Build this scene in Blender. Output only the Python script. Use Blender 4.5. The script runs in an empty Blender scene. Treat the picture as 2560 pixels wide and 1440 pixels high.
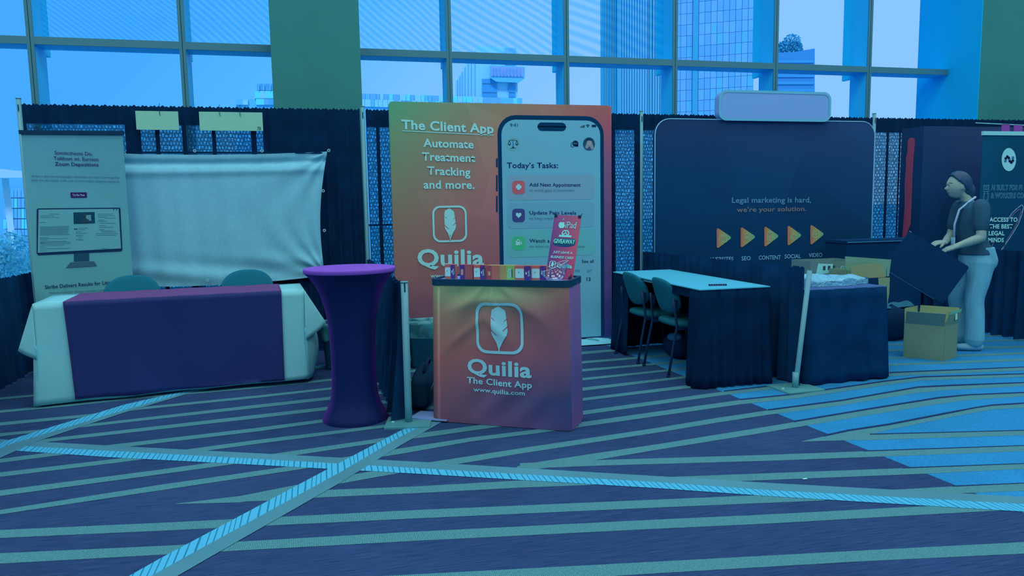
import bpy, bmesh, math, random
from mathutils import Vector, Matrix
from math import sin, cos, pi, radians, sqrt, atan2
random.seed(7)
S = bpy.context.scene
COL = S.collection

# ------------------------------------------------------------------ camera
F_PX, PITCH, ROLL, YAW = 1840.0, .1082, -.017, .2496
CAM = Vector((2.62, -7.71, 1.427))
FW = Vector((sin(YAW)*cos(PITCH), cos(YAW)*cos(PITCH), -sin(PITCH)))
R0 = Vector((cos(YAW), -sin(YAW), 0)); U0 = R0.cross(FW)
RT = R0*cos(ROLL) + U0*sin(ROLL); UP = -R0*sin(ROLL) + U0*cos(ROLL)
cd = bpy.data.cameras.new('camera'); cd.sensor_width = 36; cd.lens = 36*F_PX/2560
cd.clip_end = 2000; cd.clip_start = .05
co = bpy.data.objects.new('camera', cd); COL.objects.link(co)
M3 = Matrix((RT, UP, -FW)).transposed()
co.matrix_world = Matrix.Translation(CAM) @ M3.to_4x4()
S.camera = co
S.view_settings.view_transform = 'Standard'; S.view_settings.look = 'None'
S.view_settings.exposure = 0.0; S.view_settings.gamma = 1.0

# measuring the photograph: the sight line through a pixel, cut with a known plane of the room
def ray(x, y): return FW + RT*((x-1280)/F_PX) + UP*((720-y)/F_PX)
def atz(x, y, z): d = ray(x, y); return CAM + d*((z-CAM.z)/d.z)
def aty(x, y, Y): d = ray(x, y); return CAM + d*((Y-CAM.y)/d.y)
def atx(x, y, X): d = ray(x, y); return CAM + d*((X-CAM.x)/d.x)

# ------------------------------------------------------------------ node helpers
def s2l(v):
    v = v/255.0
    return v/12.92 if v <= .04045 else ((v+.055)/1.055)**2.4
def lin(c, k=1.0):
    q = (k, k, k*(1.12 if k < 1 else 1.0))      # daylight from the windows is richer in blue
    return tuple(min(.98, s2l(v)/d) for v, d in zip(c, q)) + (1.0,)
KV, KH = .50, .90       # share of light an upright / a lying surface gets in this room

def newmat(name):
    m = bpy.data.materials.new(name); m.use_nodes = True
    nt = m.node_tree; nt.nodes.clear()
    out = nt.nodes.new('ShaderNodeOutputMaterial')
    return m, nt, out
def N(nt, t, **kw):
    n = nt.nodes.new(t)
    for k, v in kw.items():
        if k in n.inputs.keys() if hasattr(n.inputs, 'keys') else False: n.inputs[k].default_value = v
        else: setattr(n, k, v)
    return n
def L(nt, a, b): nt.links.new(a, b)
def prin(nt, out, rough=.85, spec=.12, metal=0):
    p = nt.nodes.new('ShaderNodeBsdfPrincipled')
    p.inputs['Roughness'].default_value = rough
    p.inputs['Specular IOR Level'].default_value = spec
    p.inputs['Metallic'].default_value = metal
    nt.links.new(p.outputs[0], out.inputs[0]); return p
def flat(name, c, k=KV, rough=.85, spec=.12, metal=0, var=0.0, scale=30, bump=0.0, stretch=(1, 1, 1)):
    m, nt, out = newmat(name); p = prin(nt, out, rough, spec, metal)
    base = lin(c, k)
    p.inputs['Base Color'].default_value = base
    if var or bump:
        tc = nt.nodes.new('ShaderNodeTexCoord'); mp = nt.nodes.new('ShaderNodeMapping')
        mp.inputs['Scale'].default_value = stretch
        no = nt.nodes.new('ShaderNodeTexNoise'); no.inputs['Scale'].default_value = scale; no.inputs['Detail'].default_value = 4
        L(nt, tc.outputs['Object'], mp.inputs[0]); L(nt, mp.outputs[0], no.inputs[0])
        if var:
            r = nt.nodes.new('ShaderNodeValToRGB')
            r.color_ramp.elements[0].position = .3; r.color_ramp.elements[1].position = .7
            r.color_ramp.elements[0].color = tuple(v*(1-var) for v in base[:3])+(1,)
            r.color_ramp.elements[1].color = tuple(min(.98, v*(1+var)) for v in base[:3])+(1,)
            L(nt, no.outputs[0], r.inputs[0]); L(nt, r.outputs[0], p.inputs['Base Color'])
        if bump:
            b = nt.nodes.new('ShaderNodeBump'); b.inputs['Strength'].default_value = bump; b.inputs['Distance'].default_value = .02
            L(nt, no.outputs[0], b.inputs['Height']); L(nt, b.outputs[0], p.inputs['Normal'])
    return m
def ramp(nt, stops):
    r = nt.nodes.new('ShaderNodeValToRGB'); cr = r.color_ramp
    while len(cr.elements) < len(stops): cr.elements.new(.5)
    for e, (p, c) in zip(cr.elements, stops): e.position = p; e.color = c
    return r
def gradient(name, left, right, w, h, k=KV, bumpy=0.0, ang=True, mid=None):
    """printed fabric: colour runs up the sheet (z) and from the left to the right edge (x); facets add the print's soft triangles"""
    m, nt, out = newmat(name); p = prin(nt, out, .8, .12)
    tc = nt.nodes.new('ShaderNodeTexCoord'); sx = nt.nodes.new('ShaderNodeSeparateXYZ')
    L(nt, tc.outputs['Object'], sx.inputs[0])
    dz = nt.nodes.new('ShaderNodeMath'); dz.operation = 'DIVIDE'; dz.inputs[1].default_value = h; L(nt, sx.outputs[2], dz.inputs[0])
    dx = nt.nodes.new('ShaderNodeMath'); dx.operation = 'DIVIDE'; dx.inputs[1].default_value = w; dx.use_clamp = True; L(nt, sx.outputs[0], dx.inputs[0])
    a = ramp(nt, [(q, lin(c, k)) for q, c in left]); b = ramp(nt, [(q, lin(c, k)) for q, c in right])
    L(nt, dz.outputs[0], a.inputs[0]); L(nt, dz.outputs[0], b.inputs[0])
    mx = nt.nodes.new('ShaderNodeMix'); mx.data_type = 'RGBA'
    if mid:
        c = ramp(nt, [(q, lin(c_, k)) for q, c_ in mid]); L(nt, dz.outputs[0], c.inputs[0])
        f1 = nt.nodes.new('ShaderNodeMapRange'); f1.inputs[2].default_value = .5; L(nt, dx.outputs[0], f1.inputs[0])
        f2 = nt.nodes.new('ShaderNodeMapRange'); f2.inputs[1].default_value = .5; L(nt, dx.outputs[0], f2.inputs[0])
        m0 = nt.nodes.new('ShaderNodeMix'); m0.data_type = 'RGBA'; L(nt, f1.outputs[0], m0.inputs[0]); L(nt, a.outputs[0], m0.inputs[6]); L(nt, c.outputs[0], m0.inputs[7])
        L(nt, f2.outputs[0], mx.inputs[0]); L(nt, m0.outputs[2], mx.inputs[6]); L(nt, b.outputs[0], mx.inputs[7])
    else:
        L(nt, dx.outputs[0], mx.inputs[0]); L(nt, a.outputs[0], mx.inputs[6]); L(nt, b.outputs[0], mx.inputs[7])
    vo = nt.nodes.new('ShaderNodeTexVoronoi'); vo.inputs['Scale'].default_value = 1.8; vo.inputs['Randomness'].default_value = .9
    L(nt, tc.outputs['Object'], vo.inputs['Vector'])
    bw = nt.nodes.new('ShaderNodeRGBToBW'); L(nt, vo.outputs['Color'], bw.inputs[0])
    mr = nt.nodes.new('ShaderNodeMapRange'); mr.inputs[3].default_value = .9; mr.inputs[4].default_value = 1.1; L(nt, bw.outputs[0], mr.inputs[0])
    ml = nt.nodes.new('ShaderNodeMix'); ml.data_type = 'RGBA'; ml.blend_type = 'MULTIPLY'; ml.inputs[0].default_value = 1
    L(nt, mx.outputs[2], ml.inputs[6]); L(nt, mr.outputs[0], ml.inputs[7]); L(nt, ml.outputs[2], p.inputs['Base Color'])
    return m
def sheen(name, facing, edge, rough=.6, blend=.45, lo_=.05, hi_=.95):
    """stretch fabric: dark when seen square on, a light sheen painted into the colour at a slant"""
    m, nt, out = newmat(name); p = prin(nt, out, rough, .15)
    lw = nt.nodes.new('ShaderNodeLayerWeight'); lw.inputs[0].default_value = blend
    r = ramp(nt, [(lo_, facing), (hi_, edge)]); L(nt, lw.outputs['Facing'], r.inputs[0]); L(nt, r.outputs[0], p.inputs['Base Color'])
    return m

# ------------------------------------------------------------------ sky, lamps
w = bpy.data.worlds.new('sky'); S.world = w; w.use_nodes = True; nt = w.node_tree; nt.nodes.clear()
wo = nt.nodes.new('ShaderNodeOutputWorld'); bg = nt.nodes.new('ShaderNodeBackground'); L(nt, bg.outputs[0], wo.inputs[0])
tc = nt.nodes.new('ShaderNodeTexCoord'); sx = nt.nodes.new('ShaderNodeSeparateXYZ'); L(nt, tc.outputs['Generated'], sx.inputs[0])
ma = nt.nodes.new('ShaderNodeMath'); ma.operation = 'MULTIPLY_ADD'; ma.inputs[1].default_value = .55; L(nt, sx.outputs[0], ma.inputs[0])
mb = nt.nodes.new('ShaderNodeMath'); mb.operation = 'MULTIPLY'; mb.inputs[1].default_value = -.55; L(nt, sx.outputs[2], mb.inputs[0]); L(nt, mb.outputs[0], ma.inputs[2])
rr = ramp(nt, [(0, lin((70, 168, 255))), (.10, lin((84, 180, 255))), (.20, lin((118, 190, 255))), (.34, lin((138, 196, 255)))])
mc = nt.nodes.new('ShaderNodeMath'); mc.operation = 'ADD'; mc.inputs[1].default_value = .22; L(nt, ma.outputs[0], mc.inputs[0])
L(nt, mc.outputs[0], rr.inputs[0]); L(nt, rr.outputs[0], bg.inputs[0]); bg.inputs[1].default_value = 1.06

LAMP_W = 62
for i, x in enumerate((-5, -.5, 4, 8.5, 13)):  # unseen lamps added overhead to fill the hall with light
    for j, y in enumerate((-13, -9, -5, -1.6)):
        ld = bpy.data.lights.new('ceiling_fill', 'AREA'); ld.shape = 'RECTANGLE'; ld.size = 2.6; ld.size_y = 2.2
        ld.energy = LAMP_W; ld.color = (1.0, .97, .95)
        lo = bpy.data.objects.new('ceiling_fill', ld); COL.objects.link(lo); lo.location = (x, y, 6.42)

sd_ = bpy.data.lights.new('facade_fill', 'SUN'); sd_.energy = 1.5; sd_.angle = radians(12); sd_.color = (.42, .72, 1.0)  # added soft light from behind the camera to brighten the outside facades
so_ = bpy.data.objects.new('facade_fill', sd_); COL.objects.link(so_); so_.location = (0, -30, 40); so_.rotation_euler = (radians(52), 0, radians(-14))

# ------------------------------------------------------------------ mesh builder
class G:
    def __init__(s): s.v = []; s.f = []; s.mi = []; s.sm = []
    def add(s, vs, fs, mi=0, sm=False):
        o = len(s.v); s.v += [tuple(v) for v in vs]
        for f in fs: s.f.append([i+o for i in f]); s.mi.append(mi); s.sm.append(sm)
        return s
    def box(s, x0, y0, z0, x1, y1, z1, mi=0):
        vs = [(x, y, z) for z in (z0, z1) for y in (y0, y1) for x in (x0, x1)]
        return s.add(vs, [(0, 2, 3, 1), (4, 5, 7, 6), (0, 1, 5, 4), (2, 6, 7, 3), (0, 4, 6, 2), (1, 3, 7, 5)], mi)
    def obox(s, c, ax, ay, az, mi=0):
        """box with centre c and half-axis vectors"""
        c = Vector(c); ax = Vector(ax); ay = Vector(ay); az = Vector(az)
        vs = [c+ax*i+ay*j+az*k for k in (-1, 1) for j in (-1, 1) for i in (-1, 1)]
        return s.add(vs, [(0, 2, 3, 1), (4, 5, 7, 6), (0, 1, 5, 4), (2, 6, 7, 3), (0, 4, 6, 2), (1, 3, 7, 5)], mi)
    def beam(s, a, b, w, h, mi=0, up=(0, 0, 1)):
        a = Vector(a); b = Vector(b); d = (b-a).normalized(); u = Vector(up)
        if abs(d.dot(u)) > .95: u = Vector((0, 1, 0))
        sd = d.cross(u).normalized(); u = sd.cross(d)
        return s.obox((a+b)/2, (b-a)/2, sd*w/2, u*h/2, mi)
    def tube(s, pts, r, n=10, mi=0, cap=True):
        pts = [Vector(p) for p in pts]; rs = r if isinstance(r, (list, tuple)) else [r]*len(pts)
        o = len(s.v); rings = []; prev = None
        for i, p in enumerate(pts):
            d = (pts[min(i+1, len(pts)-1)]-pts[max(i-1, 0)]).normalized()
            if prev is None:
                t = Vector((0, 0, 1)) if abs(d.z) < .9 else Vector((1, 0, 0)); sd = d.cross(t).normalized()
            else: sd = (prev - d*prev.dot(d)).normalized()
            prev = sd; up = sd.cross(d)
            rings.append([p+(sd*cos(2*pi*k/n)+up*sin(2*pi*k/n))*rs[i] for k in range(n)])
        vs = [v for r_ in rings for v in r_]; fs = []
        for i in range(len(pts)-1):
            for k in range(n): fs.append((i*n+k, i*n+(k+1) % n, (i+1)*n+(k+1) % n, (i+1)*n+k))
        s.add(vs, fs, mi, True)
        if cap: s.add(rings[0], [list(range(n))], mi); s.add(rings[-1], [list(range(n))[::-1]], mi)
        return s
    def lathe(s, prof, c=(0, 0, 0), n=32, mi=0, sq=None):
        vs = []; fs = []
        for r, z in prof:
            for k in range(n): a = 2*pi*k/n; vs.append((c[0]+r*cos(a), c[1]+r*sin(a), c[2]+z))
        for i in range(len(prof)-1):
            for k in range(n): fs.append((i*n+k, i*n+(k+1) % n, (i+1)*n+(k+1) % n, (i+1)*n+k))
        return s.add(vs, fs, mi, True)
    def grid(s, fn, nu, nv, mi=0, sm=True, mf=None):
        vs = [fn(i/nu, j/nv) for j in range(nv+1) for i in range(nu+1)]
        o = len(s.v); s.v += [tuple(v) for v in vs]
        for j in range(nv):
            for i in range(nu):
                a = o+j*(nu+1)+i; s.f.append([a, a+1, a+nu+2, a+nu+1]); s.sm.append(sm)
                s.mi.append(mf((i+.5)/nu, (j+.5)/nv) if mf else mi)
        return s
    def prism(s, poly, y0, y1, mi=0):
        """outline in local x,z pushed from y0 to y1"""
        n = len(poly)
        s.add([(x, y0, z) for x, z in poly], [list(range(n))], mi); s.add([(x, y1, z) for x, z in poly], [list(range(n))[::-1]], mi)
        vs = [(x, y0, z) for x, z in poly]+[(x, y1, z) for x, z in poly]
        return s.add(vs, [(i, (i+1) % n, n+(i+1) % n, n+i)[::-1] for i in range(n)], mi)
    def face(s, poly, y, mi=0):
        return s.add([(x, y, z) for x, z in poly], [list(range(len(poly)))], mi)
    def ring(s, outer, inner, y, mi=0):
        n = len(outer)
        return s.add([(x, y, z) for x, z in outer]+[(x, y, z) for x, z in inner], [(i, (i+1) % n, n+(i+1) % n, n+i) for i in range(n)], mi)
    def sphere(s, c, r, n=16, m=10, mi=0):
        r = r if isinstance(r, (tuple, list)) else (r, r, r)
        def fn(u, v):
            a = 2*pi*u; b = pi*v
            return (c[0]+r[0]*sin(b)*cos(a), c[1]+r[1]*sin(b)*sin(a), c[2]+r[2]*cos(b))
        return s.grid(fn, n, m, mi)
    def mesh(s, name):
        me = bpy.data.meshes.new(name); me.from_pydata(s.v, [], s.f)
        me.polygons.foreach_set('material_index', s.mi); me.polygons.foreach_set('use_smooth', s.sm); me.update()
        return me
    def build(s, name, mats, parent=None, world=False, fix=True):
        me = s.mesh(name)
        for m in (mats if isinstance(mats, (list, tuple)) else [mats]): me.materials.append(m)
        if world and parent is not None: me.transform(wmat(parent).inverted())
        if fix:
            b = bmesh.new(); b.from_mesh(me); bmesh.ops.remove_doubles(b, verts=b.verts, dist=1e-6)
            bmesh.ops.recalc_face_normals(b, faces=b.faces); b.to_mesh(me); b.free()
        return link(name, me, parent)
def wmat(o):
    m = o.matrix_basis.copy(); p = o.parent
    while p is not None: m = p.matrix_basis @ m; p = p.parent
    return m
def link(name, data, parent=None):
    o = bpy.data.objects.new(name, data); COL.objects.link(o)
    if parent is not None: o.parent = parent
    return o
def tag(o, label, cat, group=None, kind=None):
    o['label'] = label; o['category'] = cat
    if group: o['group'] = group
    if kind: o['kind'] = kind
    return o
def thing(name, label, cat, loc=(0, 0, 0), rotz=0, group=None, mat4=None):
    o = link(name, None)
    if mat4 is not None: o.matrix_basis = mat4
    else: o.matrix_basis = Matrix.Translation(loc) @ Matrix.Rotation(rotz, 4, 'Z')
    return tag(o, label, cat, group)
def struct(o): o['kind'] = 'structure'; return o
def dup(root, m4, label=None, group=None):
    def cp(o, par):
        c = o.copy(); COL.objects.link(c); c.parent = par
        for ch in [q for q in kids.get(o, [])]: cp(ch, c)
        return c
    kids = {}
    for q in bpy.data.objects:
        if q.parent: kids.setdefault(q.parent, []).append(q)
    r = cp(root, None); r.matrix_basis = m4
    if label: r['label'] = label
    if group: r['group'] = group
    return r

# ------------------------------------------------------------------ flat outlines and lettering
def rrect(x0, z0, x1, z1, r, n=6):
    P = []
    for cx, cz, a in ((x1-r, z1-r, 0), (x0+r, z1-r, pi/2), (x0+r, z0+r, pi), (x1-r, z0+r, 1.5*pi)):
        for i in range(n+1): t = a+pi/2*i/n; P.append((cx+r*cos(t), cz+r*sin(t)))
    return P
def circ(cx, cz, r, n=28, rz=None): return [(cx+r*cos(2*pi*i/n), cz+(rz or r)*sin(2*pi*i/n)) for i in range(n)]
def strip(P, w, closed=False):
    """polyline thickened to a band outline (list of quads)"""
    Q = []
    for a, b in zip(P, P[1:]+(P[:1] if closed else [])):
        d = Vector((b[0]-a[0], b[1]-a[1]));
        if d.length < 1e-6: continue
        d.normalize(); n = Vector((-d.y, d.x))*w/2; e = d*w*.3
        Q.append([(a[0]+n.x-e.x, a[1]+n.y-e.y), (b[0]+n.x+e.x, b[1]+n.y+e.y), (b[0]-n.x+e.x, b[1]-n.y+e.y), (a[0]-n.x-e.x, a[1]-n.y-e.y)])
    return Q
_fc = {}
def textmesh(txt, bold=0.0, shear=0.0, line=0):
    cu = bpy.data.curves.new('lettering', 'FONT'); cu.body = txt; cu.size = 1; cu.resolution_u = 3
    cu.offset = bold; cu.shear = shear; cu.space_character = 1+bold*1.5
    if line: cu.fill_mode = 'NONE'; cu.bevel_depth = line; cu.bevel_resolution = 0
    o = bpy.data.objects.new('tmp', cu); me = bpy.data.meshes.new_from_object(o)
    bpy.data.objects.remove(o); bpy.data.curves.remove(cu); return me
def capheight(bold):
    if bold not in _fc:
        me = textmesh('H', bold); _fc[bold] = max(v.co.y for v in me.vertices)-min(v.co.y for v in me.vertices); bpy.data.meshes.remove(me)
    return _fc[bold]
class Board:
    """an upright (or leaning) flat thing; local x runs along it, z up, -y faces the hall"""
    def __init__(s, root, par=None): s.root = root; s.par = par or root; s.M = wmat(root); s.I = s.M.inverted(); s.k = 0
    def uv(s, px, py, y=0.0):
        o = s.I @ CAM; d = s.I.to_3x3() @ ray(px, py); p = o + d*((y-o.y)/d.y); return (p.x, p.z)
    def y(s, layer): return -.0015*layer - .001
    def poly(s, name, P, mat, layer=1, px=True, y0=0.0):
        g = G(); Q = [s.uv(*p, y0) for p in P] if px else P
        g.face(Q, y0+s.y(layer)); return g.build(name, mat, s.par, fix=False)
    def multi(s, name, polys, mat, layer=1, px=True, y0=0.0, parent=None):
        g = G()
        for P in polys: g.face([s.uv(*p, y0) for p in P] if px else P, y0+s.y(layer))
        return g.build(name, mat, parent or s.par, fix=False)
    def rr(s, name, x0, y0, x1, y1, rpx, mat, layer=1, yy=0.0):
        a = s.uv(x0, y0, yy); b = s.uv(x1, y1, yy); c = s.uv(x0+rpx, y0, yy)
        g = G(); g.face(rrect(a[0], b[1], b[0], a[1], abs(c[0]-a[0])), yy+s.y(layer)); return g.build(name, mat, s.par, fix=False)
    def text(s, txt, x0, y0, x1, y1, cap, mat, layer=3, bold=0.0, shear=0.0, yy=0.0, name='lettering', parent=None, rot=False, line=0):
        me = textmesh(txt, bold, shear, line); a = s.uv(x0, y0, yy); b = s.uv(x1, y1, yy); c = s.uv(x0, y0-cap, yy)
        xs = [v.co.x for v in me.vertices]; lo = min(xs); hi = max(xs)
        du = Vector((b[0]-a[0], b[1]-a[1])); wd = du.length; du.normalize()
        up = Vector((0, 1)) if not rot else Vector((-du.y, du.x))
        ch = (c[1]-a[1]) if not rot else cap_rot(s, x0, y0, cap, yy)
        kx = wd/(hi-lo); ky = ch/capheight(bold)
        for v in me.vertices:
            u = (v.co.x-lo)*kx; t = v.co.y*ky
            v.co = (a[0]+du.x*u+up.x*t, yy+s.y(layer)+(v.co.z*.02 if line else 0), a[1]+du.y*u+up.y*t)
        me.materials.append(mat); me.update()
        o = link(name, me, parent or s.par); return o
def cap_rot(s, x, y, cap, yy):
    a = s.uv(x, y, yy); b = s.uv(x-cap, y, yy); return abs(a[0]-b[0])
# ------------------------------------------------------------------ carpet
def carpet(name, lo, hi, vec, scale, detail=3, bump=.0, k=KH, a=.35, b=.65, mottle=.12, spec=.05):
    m, nt, out = newmat(name); p = prin(nt, out, .95, spec)
    tc = nt.nodes.new('ShaderNodeTexCoord'); mp = nt.nodes.new('ShaderNodeMapping'); mp.inputs['Scale'].default_value = vec; mp.inputs['Rotation'].default_value = (0, 0, -.03)
    no = nt.nodes.new('ShaderNodeTexNoise'); no.inputs['Scale'].default_value = scale; no.inputs['Detail'].default_value = detail
    L(nt, tc.outputs['Object'], mp.inputs[0]); L(nt, mp.outputs[0], no.inputs[0])
    r = ramp(nt, [(a, lin(lo, k)), (b, lin(hi, k))]); L(nt, no.outputs[0], r.inputs[0])
    n2 = nt.nodes.new('ShaderNodeTexNoise'); n2.inputs['Scale'].default_value = 1.7; n2.inputs['Detail'].default_value = 5; L(nt, tc.outputs['Object'], n2.inputs[0])
    mr = nt.nodes.new('ShaderNodeMapRange'); mr.inputs[1].default_value = .3; mr.inputs[2].default_value = .7; mr.inputs[3].default_value = 1-mottle; mr.inputs[4].default_value = 1+mottle
    L(nt, n2.outputs[0], mr.inputs[0])
    ml = nt.nodes.new('ShaderNodeMix'); ml.data_type = 'RGBA'; ml.blend_type = 'MULTIPLY'; ml.inputs[0].default_value = 1
    L(nt, r.outputs[0], ml.inputs[6]); L(nt, mr.outputs[0], ml.inputs[7]); L(nt, ml.outputs[2], p.inputs['Base Color'])
    return m
def woven(name, lo, hi, k=KH):
    """ribbed weave: fine cross threads"""
    m, nt, out = newmat(name); p = prin(nt, out, .95, .05)
    tc = nt.nodes.new('ShaderNodeTexCoord')
    wv = nt.nodes.new('ShaderNodeTexWave'); wv.bands_direction = 'X'; wv.inputs['Scale'].default_value = 42; wv.inputs['Distortion'].default_value = 1.2; wv.inputs['Detail'].default_value = 2; wv.inputs['Detail Scale'].default_value = 6
    no = nt.nodes.new('ShaderNodeTexNoise'); no.inputs['Scale'].default_value = 160; no.inputs['Detail'].default_value = 2
    L(nt, tc.outputs['Object'], wv.inputs[0]); L(nt, tc.outputs['Object'], no.inputs[0])
    ad = nt.nodes.new('ShaderNodeMath'); ad.operation = 'MULTIPLY_ADD'; ad.inputs[1].default_value = .45; L(nt, wv.outputs[1], ad.inputs[0]); L(nt, no.outputs[0], ad.inputs[2])
    r = ramp(nt, [(.45, lin(lo, k)), (.95, lin(hi, k))]); L(nt, ad.outputs[0], r.inputs[0]); L(nt, r.outputs[0], p.inputs['Base Color'])
    return m
def dashed(name, base, dark, k=KH):
    """bright band crossed by irregular thin dark threads running into the room"""
    m, nt, out = newmat(name); p = prin(nt, out, .95, .05)
    tc = nt.nodes.new('ShaderNodeTexCoord'); sx = nt.nodes.new('ShaderNodeSeparateXYZ'); L(nt, tc.outputs['Object'], sx.inputs[0])
    no = nt.nodes.new('ShaderNodeTexNoise'); no.noise_dimensions = '3D'; no.inputs['Scale'].default_value = 1; no.inputs['Detail'].default_value = 1
    mp = nt.nodes.new('ShaderNodeMapping'); mp.inputs['Scale'].default_value = (9, .6, 1); L(nt, tc.outputs['Object'], mp.inputs[0]); L(nt, mp.outputs[0], no.inputs[0])
    m1 = nt.nodes.new('ShaderNodeMath'); m1.operation = 'MULTIPLY'; m1.inputs[1].default_value = 34; L(nt, sx.outputs[0], m1.inputs[0])
    m2 = nt.nodes.new('ShaderNodeMath'); m2.operation = 'MULTIPLY_ADD'; m2.inputs[1].default_value = 2.2; L(nt, no.outputs[0], m2.inputs[0]); L(nt, m1.outputs[0], m2.inputs[2])
    fr = nt.nodes.new('ShaderNodeMath'); fr.operation = 'FRACT'; L(nt, m2.outputs[0], fr.inputs[0])
    r = ramp(nt, [(0, lin(dark, k)), (.17, lin(dark, k)), (.24, lin(base, k)), (1, lin(base, k))]); L(nt, fr.outputs[0], r.inputs[0]); L(nt, r.outputs[0], p.inputs['Base Color'])
    return m
m_pur = carpet('carpet_purple', (26, 62, 108), (54, 84, 136), (2.2, 60, 1), 3, 6, a=.32, b=.68)
m_blue = carpet('carpet_blue', (30, 130, 200), (48, 150, 214), (12, 24, 1), 4, 4, a=.3, b=.7)
m_teal = woven('carpet_teal', (48, 116, 140), (90, 158, 172))
m_dark = carpet('carpet_dark_line', (22, 58, 106), (38, 64, 116), (5, 60, 1), 3)
m_matte = carpet('carpet_matte_band', (66, 136, 164), (84, 152, 178), (60, 60, 1), 5)
m_bright = dashed('carpet_bright_band', (74, 186, 238), (38, 134, 178))

fl = G()
fl.add([(-14, -18, 0), (26, -18, 0), (26, 1.9, 0), (-14, 1.9, 0)], [(0, 1, 2, 3)], 0)
def fp(x, y, z): p = atz(x, y, z); return Vector((p.x, p.y, z))
def band(P, mi, z, ext=True):
    """carpet stripe measured as (x, upper y, lower y) and carried on straight past both ends of the picture"""
    T = [fp(x, a, z) for x, a, b in P]; B = [fp(x, b, z) for x, a, b in P]
    if ext:
        for R in (T, B):
            if P[0][0] <= 5: d = (R[0]-R[1]).normalized(); R.insert(0, R[0]+d*5)
            if P[-1][0] >= 2555: d = (R[-1]-R[-2]).normalized(); R.append(R[-1]+d*6)
    n = len(T)
    fl.add(T+B, [(i, n+i, n+i+1, i+1) for i in range(n-1)], mi)
# light blue field right of the slanting edge
a = fp(1400, 816, .0008); b = fp(2545, 1276, .0008); d = (b-a).normalized()
a2 = a-d*3; b2 = b+d*5
fl.add([a2, b2, (24, b2.y, .0008), (24, a2.y, .0008)], [(0, 1, 2, 3)], 1)
ST = [
 [(900, 1443, 1480), (1660, 1403, 1432), (2140, 1377, 1404), (2560, 1355, 1384)],
 [(0, 1383, 1409), (400, 1365, 1387), (1040, 1329, 1352), (1640, 1299, 1322), (1920, 1286, 1309), (2320, 1265, 1286), (2560, 1252, 1273)],
 [(0, 1325, 1345), (400, 1307, 1327), (1040, 1275, 1296), (1640, 1249, 1269), (2062, 1231, 1251)],
 [(440, 1259, 1260), (662, 1236, 1252), (810, 1225, 1243), (1040, 1216, 1233), (1300, 1201, 1219), (1487, 1193, 1212)],
 [(440, 1259, 1260), (600, 1240, 1256), (742, 1212, 1234), (845, 1192, 1210), (1000, 1167, 1182), (1150, 1144, 1159), (1300, 1121, 1134), (1640, 1070, 1082), (1790, 1045, 1057), (1920, 1026, 1037), (2105, 1002, 1013), (2295, 969, 982), (2370, 965, 975), (2560, 957, 965)],
 [(1292, 1166, 1185), (1350, 1154, 1172), (1490, 1133, 1150), (1640, 1111, 1125), (1920, 1066, 1080), (2170, 1024, 1038), (2345, 996, 1010), (2420, 988, 1000), (2560, 982, 991)],
 [(1300, 1158, 1172), (1500, 1150, 1164), (1920, 1137, 1152), (2160, 1128, 1143), (2560, 1114, 1128)],
 [(1600, 1195, 1212), (1920, 1183, 1200), (2295, 1169, 1185), (2560, 1159, 1172)],
 [(2150, 1229, 1247), (2382, 1216, 1234), (2560, 1208, 1227)],
 [(2002, 1103.5, 1104), (2060, 1091, 1101), (2120, 1078, 1098), (2220, 1063, 1075), (2370, 1034, 1044), (2440, 1020, 1031), (2480, 1014, 1024), (2560, 1009, 1019)],
 [(2002, 1103.5, 1104), (2100, 1086, 1101), (2175, 1086, 1100), (2560, 1076, 1088)],
 # stripes running on behind the tables
 [(0, 994, 999), (75, 987, 992), (640, 931, 936), (1465, 851, 859), (1520, 848, 855)],
 [(0, 1026, 1032), (175, 1009, 1015), (350, 991, 996), (640, 966, 971), (740, 956, 961), (1465, 878, 885), (1550, 872, 877)],
 [(0, 1056, 1064), (225, 1035, 1042), (350, 1018, 1024), (640, 989, 995), (833, 968, 973), (1465, 902, 908), (1700, 884, 888)],
 [(0, 1083, 1091), (100, 1074, 1080), (640, 1012, 1020), (1465, 922, 928), (1752, 898, 902)],
 [(0, 1112, 1121), (107, 1098, 1106), (640, 1037, 1046), (1465, 944, 950), (1755, 915, 919)],
 [(0, 1147, 1157), (275, 1112, 1122), (640, 1070, 1079), (800, 1049, 1057), (1465, 968, 976), (1755, 935, 940)],
 [(0, 1181, 1192), (300, 1146, 1156), (640, 1100, 1110), (937, 1065, 1072), (1465, 994, 1001), (1765, 957, 965), (1900, 943, 948)],
 [(0, 1226, 1240), (400, 1174, 1186), (687, 1134, 1146), (950, 1096, 1106), (1070, 1080, 1092), (1465, 1026, 1036), (1800, 980, 989), (1940, 964, 972), (2232, 932, 940), (2560, 918, 926)],
 [(0, 1275, 1286), (400, 1212, 1226), (700, 1169, 1181), (1000, 1121, 1135), (1175, 1094, 1104), (1337, 1074, 1084), (1455, 1055, 1067), (1850, 1000, 1011), (1990, 986, 996), (2212, 954, 963), (2305, 943, 951), (2560, 935, 942)],
 [(2100, 912, 916), (2232, 909, 914), (2560, 896, 902)],
 [(2100, 895, 899), (2228, 893, 897), (2560, 880, 886)],
 [(2100, 877, 880), (2225, 874, 878), (2560, 864, 869)],
 [(2100, 862, 865), (2222, 860, 864), (2560, 847, 851)],
 [(2100, 847, 850), (2220, 845, 849), (2560, 835, 839)],
]
for i_s, P in enumerate(ST): band(P, 2, .0012+i_s*.00003)
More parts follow.
